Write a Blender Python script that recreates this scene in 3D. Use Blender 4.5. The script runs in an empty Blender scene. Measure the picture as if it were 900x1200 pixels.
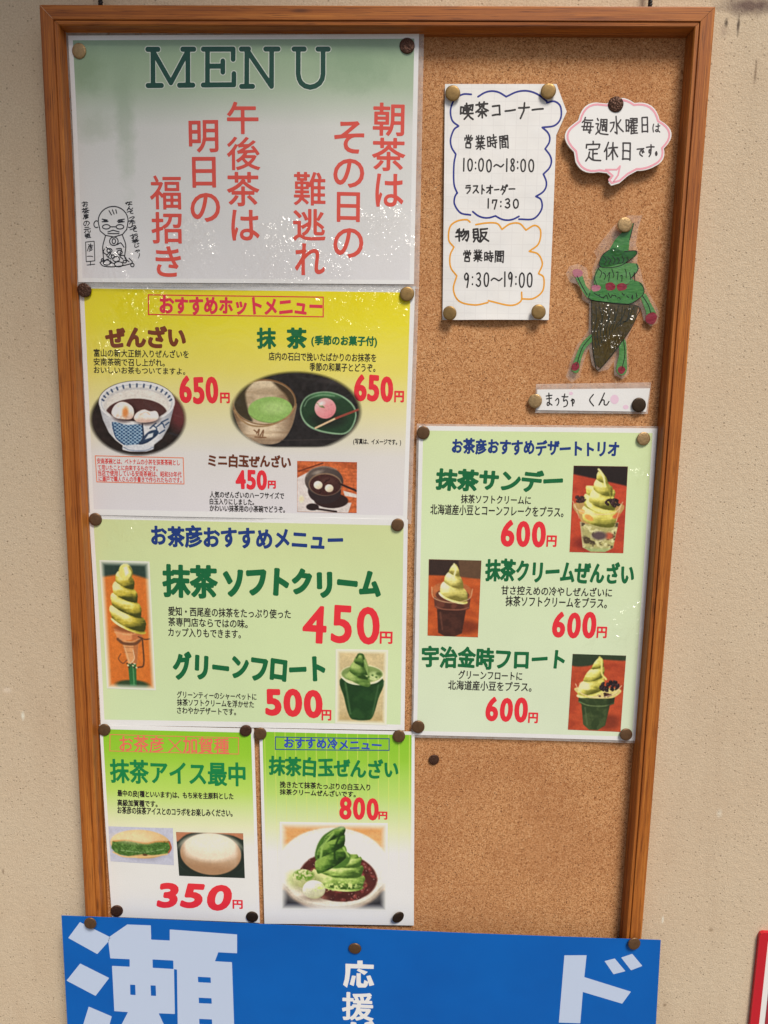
import bpy, bmesh, math, random
import numpy as np
from mathutils import Vector, Matrix
random.seed(7); RNG = np.random.default_rng(7)
SC = bpy.context.scene
COL = SC.collection

# ------------------------------------------------------------------ camera
F = 880.0                                   # focal length in pixels of the 900x1200 photograph
DC = 0.675                                  # metres from the lens to the cork
AX, AY, AZ = (math.radians(v) for v in (9.0901453, 1.65069475, 0.99554713))
def rotm(a, b, g):
    Rx = np.array([[1,0,0],[0,math.cos(a),-math.sin(a)],[0,math.sin(a),math.cos(a)]])
    Ry = np.array([[math.cos(b),0,math.sin(b)],[0,1,0],[-math.sin(b),0,math.cos(b)]])
    Rz = np.array([[math.cos(g),-math.sin(g),0],[math.sin(g),math.cos(g),0],[0,0,1]])
    return Rz @ Rx @ Ry
M = rotm(AX, AY, AZ)
ZE = 1.55                                   # eye height
def to_world(q): return Vector((q[0], q[2], -q[1]))
cam_d = bpy.data.cameras.new('camera'); cam = bpy.data.objects.new('camera', cam_d); COL.objects.link(cam)
cx_, cy_, cz_ = to_world(M.T @ np.array([1,0,0.])), to_world(-(M.T @ np.array([0,1.,0]))), to_world(-(M.T @ np.array([0,0,1.])))
cam.matrix_world = Matrix(((cx_.x, cy_.x, cz_.x, 0), (cx_.y, cy_.y, cz_.y, -DC), (cx_.z, cy_.z, cz_.z, ZE), (0,0,0,1)))
cam_d.sensor_fit = 'VERTICAL'; cam_d.sensor_height = 36; cam_d.lens = 36 * F / 1200
cam_d.clip_start = 0.01; cam_d.clip_end = 200
SC.camera = cam
SC.render.resolution_x, SC.render.resolution_y = 768, 1024

# ------------------------------------------------------------------ light
SUN_EL, SUN_AZ = math.radians(54), math.radians(28)      # azimuth: towards the right of the board's outward normal
sd = Vector((math.sin(SUN_AZ) * math.cos(SUN_EL), -math.cos(SUN_AZ) * math.cos(SUN_EL), math.sin(SUN_EL)))
w = bpy.data.worlds.new('World'); SC.world = w; w.use_nodes = True
nt = w.node_tree; bg = nt.nodes['Background']
sky = nt.nodes.new('ShaderNodeTexSky'); sky.sky_type = 'NISHITA'; sky.sun_disc = False
sky.sun_elevation = SUN_EL; sky.sun_rotation = math.atan2(sd.x, sd.y)
sky.air_density = 1.0; sky.dust_density = 3.0; sky.ozone_density = 1.0
nt.links.new(sky.outputs[0], bg.inputs[0]); bg.inputs[1].default_value = 0.06
sl = bpy.data.lights.new('sun', 'SUN'); sl.energy = 2.7; sl.angle = math.radians(19); sl.color = (1.0, 0.93, 0.82)
so = bpy.data.objects.new('sun', sl); COL.objects.link(so); so.rotation_euler = sd.to_track_quat('Z', 'Y').to_euler()
vs = SC.view_settings; vs.view_transform = 'Standard'; vs.look = 'None'; vs.gamma = 1.0; vs.use_curve_mapping = False
vs.exposure = 0.36

# ------------------------------------------------------------------ photograph pixel <-> point on a plane parallel to the wall
def P(x, y, h=0.0):
    """point at height h above the cork (metres, towards the street) seen at pixel x, y -> (X, Z)"""
    q = M.T @ np.array([x - 450.0, y - 600.0, F])
    q = q / q[2] * (DC - h)
    return np.array([q[0], ZE - q[1]])
def PV(x, y, h=0.0):
    x = np.asarray(x, float); y = np.asarray(y, float)
    r = np.stack([x - 450.0, y - 600.0, np.full(x.shape, F)], -1) @ M
    s = (DC - h) / r[..., 2]
    return np.stack([r[..., 0] * s, ZE - r[..., 1] * s], -1)
PX = DC / F                                 # metres per pixel on the cork
def lin(c):
    c = np.asarray(c, float) / 255.0
    return np.where(c <= 0.04045, c / 12.92, ((c + 0.055) / 1.055) ** 2.4)
GAIN = 1.25
def A(r, g, b, k=GAIN):
    return tuple(np.clip(lin((r, g, b)) * k, 0.004, 0.86)) + (1.0,)

# ------------------------------------------------------------------ object helpers
def tag(o, label=None, cat=None, group=None, kind=None):
    if label: o['label'] = label
    if cat: o['category'] = cat
    if group: o['group'] = group
    if kind: o['kind'] = kind
    return o
def empty(name, loc, label, cat, group=None):
    o = bpy.data.objects.new(name, None); COL.objects.link(o); o.location = loc
    o.empty_display_size = 0.01
    return tag(o, label, cat, group)
def link(name, me, mat, parent=None, label=None):
    o = bpy.data.objects.new(name, me); COL.objects.link(o)
    if mat is not None:
        me.materials.clear(); me.materials.append(mat)
    if parent is not None:
        o.parent = parent
        o.matrix_parent_inverse = Matrix.Translation(-parent.location)
    if label: o['label'] = label
    return o
def mesh(name, v, f, smooth=False):
    me = bpy.data.meshes.new(name); me.from_pydata([tuple(a) for a in v], [], [tuple(a) for a in f]); me.update()
    if smooth:
        me.polygons.foreach_set('use_smooth', [True] * len(me.polygons))
    return me

# ------------------------------------------------------------------ materials
class NT:
    def __init__(s, name):
        s.m = bpy.data.materials.new(name); s.m.use_nodes = True
        s.n = s.m.node_tree.nodes; s.l = s.m.node_tree.links; s.p = s.n['Principled BSDF']
    def node(s, t, **k):
        n = s.n.new(t)
        for a, b in k.items(): setattr(n, a, b)
        return n
    def put(s, inp, v):
        if hasattr(v, 'default_value') or hasattr(v, 'is_linked'): s.l.new(v, inp)
        else: inp.default_value = v
    def math(s, op, a, b=0.0, clamp=False):
        n = s.node('ShaderNodeMath', operation=op); n.use_clamp = clamp
        s.put(n.inputs[0], a); s.put(n.inputs[1], b); return n.outputs[0]
    def noise(s, vec, scale, detail=2.0, rough=0.5, dist=0.0):
        n = s.node('ShaderNodeTexNoise'); s.l.new(vec, n.inputs['Vector'])
        n.inputs['Scale'].default_value = scale; n.inputs['Detail'].default_value = detail
        n.inputs['Roughness'].default_value = rough; n.inputs['Distortion'].default_value = dist
        return n.outputs['Fac']
    def voro(s, vec, scale, out='Color', feature='F1'):
        n = s.node('ShaderNodeTexVoronoi', feature=feature); s.l.new(vec, n.inputs['Vector'])
        n.inputs['Scale'].default_value = scale
        return n.outputs[out]
    def ramp(s, fac, stops, interp='LINEAR'):
        n = s.node('ShaderNodeValToRGB'); n.color_ramp.interpolation = interp
        e = n.color_ramp.elements
        while len(e) < len(stops): e.new(0.5)
        for i, (p, c) in enumerate(stops):
            e[i].position = p; e[i].color = c if len(c) == 4 else tuple(c) + (1,)
        s.put(n.inputs[0], fac); return n.outputs[0]
    def mix(s, fac, a, b, mode='MIX'):
        n = s.node('ShaderNodeMix', data_type='RGBA', blend_type=mode); n.clamp_factor = True
        s.put(n.inputs[0], fac); s.put(n.inputs[6], a); s.put(n.inputs[7], b); return n.outputs[2]
    def mapr(s, v, a, b, c=0.0, d=1.0):
        n = s.node('ShaderNodeMapRange'); s.put(n.inputs[0], v)
        for i, x in enumerate((a, b, c, d)): n.inputs[i + 1].default_value = x
        return n.outputs[0]
    def bump(s, h, strength, dist, normal=None):
        n = s.node('ShaderNodeBump'); n.inputs['Strength'].default_value = strength
        n.inputs['Distance'].default_value = dist; s.l.new(h, n.inputs['Height'])
        if normal is not None: s.l.new(normal, n.inputs['Normal'])
        return n.outputs[0]
    def pos(s):
        return s.node('ShaderNodeTexCoord').outputs['Object']
    def uv(s):
        return s.node('ShaderNodeTexCoord').outputs['UV']
    def scaled(s, vec, sx, sy, sz, loc=(0,0,0)):
        n = s.node('ShaderNodeMapping'); s.l.new(vec, n.inputs['Vector'])
        n.inputs['Scale'].default_value = (sx, sy, sz); n.inputs['Location'].default_value = loc
        return n.outputs[0]
    def sep(s, vec):
        n = s.node('ShaderNodeSeparateXYZ'); s.l.new(vec, n.inputs[0]); return n.outputs
    def rough(s, v): s.put(s.p.inputs['Roughness'], v)
    def color(s, v): s.put(s.p.inputs['Base Color'], v)
    def normal(s, v): s.l.new(v, s.p.inputs['Normal'])

WARP_RES = 1
def laminate(t, amount=1.0, crinkles=()):
    """glossy plastic film: broad ripples, fine rub marks and a few crinkled patches (X, Z, radius)"""
    pos = t.pos()
    flat = t.scaled(pos, 1, 0, 1)
    a = t.noise(flat, 26, 3, 0.55, 1.2)
    n = t.bump(a, 0.30 * amount, 0.006)
    b = t.noise(t.scaled(pos, 1, 0, 0.6), 240, 3, 0.6)
    n = t.bump(b, 0.16 * amount, 0.0006, n)
    if crinkles:
        x, y, z = t.sep(pos)
        tot = None
        for (cx, cz, r, st) in crinkles:
            dx = t.math('SUBTRACT', x, cx); dz = t.math('SUBTRACT', z, cz)
            d = t.math('SQRT', t.math('ADD', t.math('MULTIPLY', dx, dx), t.math('MULTIPLY', dz, dz)))
            d = t.math('ADD', t.math('DIVIDE', d, r), t.math('MULTIPLY', t.math('SUBTRACT', t.noise(flat, 60, 3, 0.6), 0.5), 1.6))
            g = t.mapr(d, 0.0, 1.25, st * 1.4, 0.0)
            tot = g if tot is None else t.math('MAXIMUM', tot, g)
        tot = t.math('POWER', tot, 1.5)
        c = t.noise(t.scaled(pos, 1, 0, 0.55), 75, 2.0, 0.45, 0.9)
        c = t.math('MULTIPLY', c, tot)
        n = t.bump(c, 1.0, 0.032, n)
    t.l.new(n, t.p.inputs['Coat Normal'])
    t.p.inputs['Coat Weight'].default_value = min(1.0, 0.75 + 0.25 * amount); t.p.inputs['Coat Roughness'].default_value = 0.09; t.p.inputs['Coat IOR'].default_value = 1.5
    t.rough(0.6); t.p.inputs['Specular IOR Level'].default_value = 0.15

def paper_mat(name, stops, lam=1.0, horizontal=False, crinkles=(), border=None, blot=None, stripes=None):
    """printed sheet; stops run down the sheet in its own UV (v = 0 at the top); white paper margin"""
    t = NT(name)
    uv = t.uv(); x, y, z = t.sep(uv)
    c = t.ramp(y, stops) if stops else A(228, 226, 222)
    pos = t.pos(); flat = t.scaled(pos, 1, 0, 1)
    if stripes:
        s = t.math('FRACT', t.math('MULTIPLY', x, stripes[0]))
        s = t.mapr(t.math('ABSOLUTE', t.math('SUBTRACT', s, 0.5)), 0.0, 0.07, stripes[2], 0.0)
        s = t.math('MULTIPLY', s, t.mapr(y, 0.25, 0.75, 1, 0))
        c = t.mix(s, c, stripes[1])
    if blot:
        for (bx, by, rx, ry, col, amt) in blot:
            dx = t.math('DIVIDE', t.math('SUBTRACT', x, bx), rx); dy = t.math('DIVIDE', t.math('SUBTRACT', y, by), ry)
            d = t.math('SQRT', t.math('ADD', t.math('MULTIPLY', dx, dx), t.math('MULTIPLY', dy, dy)))
            d = t.math('ADD', d, t.math('MULTIPLY', t.math('SUBTRACT', t.noise(flat, 70, 4, 0.65), 0.5), 1.3))
            c = t.mix(t.mapr(d, 0.3, 1.1, amt, 0), c, col)
    if border:
        bx, by = border
        e = None
        for (v, b) in ((x, bx), (y, by)):
            k = t.math('MINIMUM', v, t.math('SUBTRACT', 1.0, v))
            k = t.math('LESS_THAN', k, b)
            e = k if e is None else t.math('MAXIMUM', e, k)
        c = t.mix(e, c, A(226, 222, 220))
    g = t.mapr(t.noise(flat, 900, 2, 0.6), 0.3, 0.7, 0.965, 1.03)
    g2 = t.mapr(t.noise(flat, 14, 3, 0.6), 0.3, 0.7, 0.97, 1.02)
    c = t.mix(1.0, c, t.math('MULTIPLY', g, g2), 'MULTIPLY')
    t.color(c)
    if lam > 0: laminate(t, lam, crinkles)
    else:
        t.rough(0.75); t.normal(t.bump(t.noise(flat, 40, 3, 0.6), 0.15, 0.003))
    return t.m

INK = {}
def ink(rgb, lam=1.0):
    key = (rgb, lam)
    if key not in INK:
        t = NT('printed_ink'); t.color(A(*rgb))
        if lam > 0: laminate(t, lam)
        else: t.rough(0.6)
        INK[key] = t.m
    return INK[key]

def picture_mat():
    t = NT('printed_picture')
    a = t.node('ShaderNodeAttribute'); a.attribute_name = 'print'
    t.color(a.outputs['Color'])
    t.put(t.p.inputs['Alpha'], a.outputs['Alpha'])
    laminate(t, 0.8)
    return t.m

def wood_mat():
    t = NT('varnished_wood'); uv = t.uv()
    v1 = t.scaled(uv, 4, 200, 1); v2 = t.scaled(uv, 12, 1500, 1)
    a = t.noise(v1, 1.0, 4, 0.6, 0.3); b = t.noise(v2, 1.0, 3, 0.65, 0.1)
    k = t.math('ADD', t.math('MULTIPLY', a, 0.5), t.math('MULTIPLY', b, 0.5))
    c = t.ramp(k, [(0.33, A(98, 50, 18, 1.1)), (0.44, A(154, 87, 32, 1.1)), (0.55, A(182, 109, 42, 1.1)), (0.68, A(203, 136, 62, 1.1))])
    pores = t.noise(t.scaled(uv, 34, 1700, 1), 1.0, 2, 0.5)
    c = t.mix(t.mapr(pores, 0.58, 0.66, 0, 0.75), c, A(70, 32, 16, 1.0))
    streak = t.noise(t.scaled(uv, 2.6, 620, 1), 1.0, 2, 0.5)
    c = t.mix(t.mapr(streak, 0.62, 0.72, 0, 0.6), c, A(92, 44, 20, 1.0))
    d = t.noise(t.scaled(uv, 5, 24, 1), 1.0, 4, 0.7)
    c = t.mix(t.mapr(d, 0.35, 0.7, 0.35, 0), c, A(126, 62, 26, 1.0))
    kn = t.voro(t.scaled(uv, 9, 45, 1), 1.0, 'Distance')
    c = t.mix(t.mapr(kn, 0.03, 0.10, 0.6, 0), c, A(60, 28, 14, 1.0))
    t.color(c); t.rough(t.mapr(b, 0.3, 0.7, 0.38, 0.58))
    t.p.inputs['Specular IOR Level'].default_value = 0.4
    t.normal(t.bump(k, 0.25, 0.0008))
    return t.m

def cork_mat():
    t = NT('cork'); p = t.scaled(t.pos(), 1, 1, 1)
    warp = t.node('ShaderNodeTexNoise'); t.l.new(p, warp.inputs['Vector']); warp.inputs['Scale'].default_value = 500
    add = t.node('ShaderNodeVectorMath', operation='MULTIPLY_ADD')
    t.l.new(warp.outputs['Color'], add.inputs[0]); add.inputs[1].default_value = (0.0016,) * 3; t.l.new(p, add.inputs[2])
    q = add.outputs[0]
    a = t.sep(t.voro(q, 1350))[0]; b = t.sep(t.voro(q, 520))[1]
    n = t.noise(p, 2600, 2, 0.6)
    k = t.math('ADD', t.math('MULTIPLY', a, 0.36), t.math('ADD', t.math('MULTIPLY', b, 0.12), t.math('MULTIPLY', n, 0.50)))
    c = t.ramp(k, [(0.22, A(112, 66, 36, 1.2)), (0.38, A(168, 115, 71, 1.2)), (0.52, A(192, 139, 93, 1.2)), (0.66, A(205, 157, 111, 1.2)), (0.84, A(226, 188, 148, 1.2))])
    fl = t.sep(t.voro(q, 560))[2]
    e = t.voro(q, 560, 'Distance')
    dark = t.math('MULTIPLY', t.math('GREATER_THAN', fl, 0.86), t.mapr(e, 0.18, 0.42, 0.85, 0))
    c = t.mix(dark, c, A(74, 38, 18, 1.1))
    ph = t.voro(p, 34, 'Distance'); c = t.mix(t.mapr(ph, 0.016, 0.030, 0.85, 0), c, A(52, 28, 16, 1.0))
    big = t.noise(p, 9, 4, 0.6)
    c = t.mix(t.mapr(big, 0.42, 0.70, 0, 0.42), c, A(152, 92, 54, 1.1))
    t.color(c); t.rough(0.8)
    t.p.inputs['Specular IOR Level'].default_value = 0.25
    t.normal(t.bump(k, 0.5, 0.0012))
    return t.m

def wall_mat():
    t = NT('sanded_render'); p = t.pos(); x, y, z = t.sep(p)
    f = t.scaled(p, 1, 0, 1)
    g = t.noise(f, 700, 4, 0.72); g2 = t.noise(f, 170, 3, 0.6); big = t.noise(f, 5, 5, 0.65)
    c = t.ramp(g, [(0.28, A(186, 165, 138, 1.05)), (0.48, A(207, 189, 163, 1.05)), (0.70, A(222, 206, 183, 1.05))])
    c = t.mix(t.mapr(big, 0.35, 0.7, 0.0, 0.35), c, A(198, 168, 136, 1.05))
    sp = t.voro(f, 330, 'Distance'); sk = t.sep(t.voro(f, 330))[0]
    dots = t.math('MULTIPLY', t.math('GREATER_THAN', sk, 0.80), t.mapr(sp, 0.10, 0.30, 0.55, 0))
    c = t.mix(dots, c, A(92, 66, 46, 1.0))
    def smear_and_shadow(c, px, py, rx, ry, col, amt, sc=60, rag=1.0):
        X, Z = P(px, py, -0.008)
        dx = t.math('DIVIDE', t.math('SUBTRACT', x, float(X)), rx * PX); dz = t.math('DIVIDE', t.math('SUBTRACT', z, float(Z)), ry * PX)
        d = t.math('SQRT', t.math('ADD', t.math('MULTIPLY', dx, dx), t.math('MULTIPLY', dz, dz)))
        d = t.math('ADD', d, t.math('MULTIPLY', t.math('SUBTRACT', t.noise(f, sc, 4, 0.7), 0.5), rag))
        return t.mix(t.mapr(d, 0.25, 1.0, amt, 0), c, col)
    for a in ((880, 8, 44, 12, A(84, 62, 66, 1), 0.85), (864, 31, 2.2, 13, A(60, 50, 46, 1), 0.85, 220), (850, 28, 2.6, 6, A(60, 50, 48, 1), 0.8, 220), (847, 38, 6, 8, A(150, 130, 116, 1), 0.4, 120),  # first entry: blurred purplish shadow painted into the wall colour
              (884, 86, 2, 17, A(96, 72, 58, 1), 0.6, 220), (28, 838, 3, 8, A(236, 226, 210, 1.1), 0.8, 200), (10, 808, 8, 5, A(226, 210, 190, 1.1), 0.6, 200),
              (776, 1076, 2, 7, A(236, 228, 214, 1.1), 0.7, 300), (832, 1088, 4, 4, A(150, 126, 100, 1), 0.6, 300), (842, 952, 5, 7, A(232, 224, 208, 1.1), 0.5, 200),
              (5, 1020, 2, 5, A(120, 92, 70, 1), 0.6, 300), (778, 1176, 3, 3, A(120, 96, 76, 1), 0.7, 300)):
        c = smear_and_shadow(c, *a)
    fs = t.noise(f, 1050, 3, 0.75)
    c = t.mix(t.mapr(fs, 0.40, 0.28, 0, 0.5), c, A(120, 92, 68, 1.0))
    c = t.mix(t.mapr(fs, 0.60, 0.74, 0, 0.35), c, A(236, 222, 200, 1.05))
    v_ = t.noise(t.scaled(p, 6, 0, 1.2), 2.5, 5, 0.7)
    c = t.mix(t.mapr(v_, 0.5, 0.75, 0, 0.22), c, A(160, 132, 106, 1.05))
    # hairline crack that runs level with the top of the menu sheet, broken up
    Z = float(P(20, 61, -0.008)[1])
    wob = t.math('MULTIPLY', t.math('SUBTRACT', t.noise(t.scaled(p, 1, 0, 0), 40, 4, 0.7), 0.5), 0.006)
    dz = t.math('ABSOLUTE', t.math('SUBTRACT', t.math('ADD', z, wob), Z))
    cr = t.math('MULTIPLY', t.mapr(dz, 0.0002, 0.0011, 0.7, 0), t.mapr(t.noise(f, 75, 4, 0.75), 0.50, 0.60, 0, 1))
    c = t.mix(cr, c, A(80, 58, 44, 1))
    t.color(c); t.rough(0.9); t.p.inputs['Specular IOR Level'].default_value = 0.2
    h = t.math('ADD', t.math('MULTIPLY', g, 0.6), t.math('MULTIPLY', g2, 0.6))
    h = t.math('SUBTRACT', h, t.math('MULTIPLY', dots, 0.4))
    t.normal(t.bump(h, 0.5, 0.0018))
    return t.m

def film_mat(lo=0.26, hi=0.46, tint=(0.80, 0.78, 0.76, 1), name='clear_film'):
    t = NT(name)
    t.color(tint); t.rough(0.15)
    f = t.scaled(t.pos(), 1, 0, 1)
    n = t.noise(f, 90, 3, 0.6, 0.6)
    t.put(t.p.inputs['Alpha'], t.mapr(n, 0.3, 0.75, lo, hi))
    t.normal(t.bump(t.noise(f, 70, 3, 0.6, 0.8), 0.35, 0.004))
    return t.m

def tack_mat(name, rgb, emboss=0.0, metal=0.65, rough=0.42):
    t = NT(name); p = t.pos()
    n = t.noise(p, 420, 4, 0.65)
    c = t.mix(t.mapr(n, 0.35, 0.65, 0, 0.55), A(*rgb), tuple(v * 0.55 for v in A(*rgb)[:3]) + (1,))
    t.color(c); t.p.inputs['Metallic'].default_value = metal
    t.rough(t.mapr(t.noise(p, 700, 3, 0.6), 0.3, 0.7, rough - 0.1, rough + 0.15))
    if emboss: t.normal(t.bump(t.noise(p, 620, 2, 0.5), emboss, 0.0012))
    else: t.normal(t.bump(n, 0.15, 0.0006))
    return t.m

MAT = dict(wood=wood_mat(), cork=cork_mat(), wall=wall_mat(), film=film_mat(), picture=picture_mat())

# ------------------------------------------------------------------ flat lettering: distance field -> mesh without overlaps
def seg_dist(px, py, a, b):
    """distance from points to segments (N segs) -> min"""
    d = b - a; L = np.maximum((d ** 2).sum(1), 1e-18)
    out = np.full(px.shape, 1e9)
    for i in range(0, len(a), 64):
        aa, dd, LL = a[i:i+64], d[i:i+64], L[i:i+64]
        rx = px[..., None] - aa[:, 0]; ry = py[..., None] - aa[:, 1]
        t = np.clip((rx * dd[:, 0] + ry * dd[:, 1]) / LL, 0, 1)
        q = (rx - t * dd[:, 0]) ** 2 + (ry - t * dd[:, 1]) ** 2
        out = np.minimum(out, q.min(-1))
    return np.sqrt(out)
def inside(px, py, a, b):
    cnt = np.zeros(px.shape, int)
    for i in range(0, len(a), 64):
        ax, ay, bx, by = a[i:i+64, 0], a[i:i+64, 1], b[i:i+64, 0], b[i:i+64, 1]
        Y = py[..., None]
        c = ((ay > Y) != (by > Y))
        den = np.where(by == ay, 1e-12, by - ay)
        xi = (bx - ax) * (Y - ay) / den + ax
        cnt += (c & (px[..., None] < xi)).sum(-1)
    return cnt % 2 == 1
class Buf:
    def __init__(s): s.v = []; s.f = []
    def add(s, pts):
        i = len(s.v); s.v.extend(pts); s.f.append(tuple(range(i, i + len(pts))))
def march(buf, xs, zs, fld):
    """fld < 0 is ink; adds polygons (X, Z) to buf"""
    ny, nx = fld.shape
    neg = fld < 0
    full = neg[:-1, :-1] & neg[1:, :-1] & neg[:-1, 1:] & neg[1:, 1:]
    anyc = neg[:-1, :-1] | neg[1:, :-1] | neg[:-1, 1:] | neg[1:, 1:]
    for j in range(ny - 1):
        row = full[j]; i = 0
        while i < nx - 1:
            if row[i]:
                k = i
                while k < nx - 1 and row[k] and k - i < 8: k += 1
                buf.add([(xs[i], zs[j]), (xs[k], zs[j]), (xs[k], zs[j+1]), (xs[i], zs[j+1])]); i = k
            else: i += 1
    for j, i in zip(*np.nonzero(anyc & ~full)):
        c = [(xs[i], zs[j], fld[j, i]), (xs[i+1], zs[j], fld[j, i+1]), (xs[i+1], zs[j+1], fld[j+1, i+1]), (xs[i], zs[j+1], fld[j+1, i])]
        pts = []
        for q in range(4):
            p0, p1 = c[q], c[(q + 1) % 4]
            if p0[2] < 0: pts.append((p0[0], p0[1]))
            if (p0[2] < 0) != (p1[2] < 0):
                t = p0[2] / (p0[2] - p1[2])
                pts.append((p0[0] + t * (p1[0] - p0[0]), p0[1] + t * (p1[1] - p0[1])))
        if len(pts) >= 3: buf.add(pts)
def field(buf, fn, x0, x1, z0, z1, cell):
    nx = max(3, int(math.ceil((x1 - x0) / cell)) + 1); nz = max(3, int(math.ceil((z1 - z0) / cell)) + 1)
    xs = np.linspace(x0, x1, nx); zs = np.linspace(z0, z1, nz)
    X, Z = np.meshgrid(xs, zs)
    march(buf, xs, zs, fn(X, Z))

GLYPH = {}
def glyph(ch):
    if ch in GLYPH: return GLYPH[ch]
    c = bpy.data.curves.new('glyph', 'FONT'); c.body = ch; c.resolution_u = 4
    o = bpy.data.objects.new('glyph', c); COL.objects.link(o)
    me = bpy.data.meshes.new_from_object(o.evaluated_get(bpy.context.evaluated_depsgraph_get()))
    v = np.array([q.co[:2] for q in me.vertices], float).reshape(-1, 2)
    cnt = {}
    for p in me.polygons:
        for k in p.edge_keys: cnt[k] = cnt.get(k, 0) + 1
    # the text mesh carries loose outlines on some builds: weld by position first
    e = [k for k, n in cnt.items() if n == 1]
    a = np.array([v[i] for i, _ in e]); b = np.array([v[j] for _, j in e])
    bpy.data.objects.remove(o); bpy.data.curves.remove(c); bpy.data.meshes.remove(me)
    if len(a) == 0: a = np.zeros((0, 2)); b = a
    wide = ord(ch) > 0x2E80 or ch in '×〜'
    if len(a):
        mn = np.minimum(a.min(0), b.min(0)); mx = np.maximum(a.max(0), b.max(0))
    else: mn = np.zeros(2); mx = np.zeros(2)
    GLYPH[ch] = (a, b, mn, mx, wide)
    return GLYPH[ch]
def em_adv():
    """advance of a full-width character at size 1"""
    c = bpy.data.curves.new('glyph', 'FONT'); c.body = '日日'
    o = bpy.data.objects.new('glyph', c); COL.objects.link(o)
    me = bpy.data.meshes.new_from_object(o.evaluated_get(bpy.context.evaluated_depsgraph_get()))
    xs = np.array([q.co[0] for q in me.vertices]); a, b, mn, mx, w = glyph('日')
    r = xs.max() - mx[0]
    bpy.data.objects.remove(o); bpy.data.curves.remove(c); bpy.data.meshes.remove(me)
    return r
EM = em_adv()

def text(buf, s, box, h, bold=0.0, jit=0.0, cell=0.45, rot=0.0, shear=0.0, ink_box=True):
    """one line of print; box = x0, y0, x1, y1 of its ink in photograph pixels at its left/right ends"""
    x0, y0, x1, y1 = box
    xc, yc = (x0 + x1) / 2, (y0 + y1) / 2
    c = P(xc, yc, h)
    W = np.linalg.norm(P(x1, yc, h) - P(x0, yc, h)) - 2 * bold * PX
    H = np.linalg.norm(P(xc, y1, h) - P(xc, y0, h)) - 2 * bold * PX
    items = []; x = 0.0
    for ch in s:
        if ch == ' ': x += EM * 0.45; continue
        if ch == '　': x += EM; continue
        a, b, mn, mx, wide = glyph(ch)
        if wide:
            items.append((a + [x, 0], b + [x, 0])); x += EM
        else:
            items.append((a + [x - mn[0] + 0.04, 0], b + [x - mn[0] + 0.04, 0])); x += mx[0] - mn[0] + 0.15
    al = np.concatenate([i[0] for i in items] + [i[1] for i in items])
    mn, mx = al.min(0), al.max(0)
    sx, sz = W / (mx[0] - mn[0]), H / max(mx[1] - mn[1], 1e-6)
    ct = (mn + mx) / 2
    cr, sr = math.cos(rot), math.sin(rot)
    for a, b in items:
        gc = (np.concatenate([a, b]).min(0) + np.concatenate([a, b]).max(0)) / 2
        r = random.uniform(-1, 1) * jit * 0.10; k = 1 + random.uniform(-1, 1) * jit * 0.06; dz = random.uniform(-1, 1) * jit * 0.04
        def tr(p):
            q = (p - gc) * k
            q = np.stack([q[:, 0] * math.cos(r) - q[:, 1] * math.sin(r), q[:, 0] * math.sin(r) + q[:, 1] * math.cos(r)], 1)
            q = (q + gc - ct + [0, dz]) * [sx, sz]
            q[:, 0] += shear * q[:, 1]
            return np.stack([q[:, 0] * cr - q[:, 1] * sr, q[:, 0] * sr + q[:, 1] * cr], 1) + c
        A_, B_ = tr(a), tr(b)
        al2 = np.concatenate([A_, B_]); off = bold * PX; pad = off + PX * cell * 1.5
        lo, hi = al2.min(0) - pad, al2.max(0) + pad
        def fn(X, Z):
            d = seg_dist(X, Z, A_, B_); d = np.where(inside(X, Z, A_, B_), -d, d)
            return d - off
        field(buf, fn, lo[0], hi[0], lo[1], hi[1], cell * PX)

def smooth(pts, n=5):
    p = np.asarray(pts, float)
    if len(p) < 3: return p
    q = np.vstack([2 * p[0] - p[1], p, 2 * p[-1] - p[-2]]); out = []
    for i in range(1, len(q) - 2):
        for t in np.linspace(0, 1, n, endpoint=False):
            a, b, c, d = q[i-1], q[i], q[i+1], q[i+2]
            out.append(0.5 * ((2*b) + (c-a)*t + (2*a-5*b+4*c-d)*t*t + (3*b-a-3*c+d)*t**3))
    out.append(p[-1]); return np.array(out)
def strokes(buf, lines, h, width, cell=0.4, closed=False):
    """pen lines given in photograph pixels"""
    segs = []
    for l in lines:
        q = PV(np.array(l)[:, 0], np.array(l)[:, 1], h)
        segs.append((q[:-1], q[1:]))
    a = np.concatenate([s[0] for s in segs]); b = np.concatenate([s[1] for s in segs])
    r = width * PX / 2; pad = r + cell * PX * 1.5
    al = np.concatenate([a, b]); lo, hi = al.min(0) - pad, al.max(0) + pad
    field(buf, lambda X, Z: seg_dist(X, Z, a, b) - r, lo[0], hi[0], lo[1], hi[1], cell * PX)
def region(buf, poly, h, cell=0.6, grow=0.0):
    """filled outline in photograph pixels"""
    q = PV(np.array(poly)[:, 0], np.array(poly)[:, 1], h)
    a, b = q, np.roll(q, -1, 0); pad = cell * PX * 1.5 + grow * PX
    lo, hi = q.min(0) - pad, q.max(0) + pad
    def fn(X, Z):
        d = seg_dist(X, Z, a, b); return np.where(inside(X, Z, a, b), -d, d) - grow * PX
    field(buf, fn, lo[0], hi[0], lo[1], hi[1], cell * PX)

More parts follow.
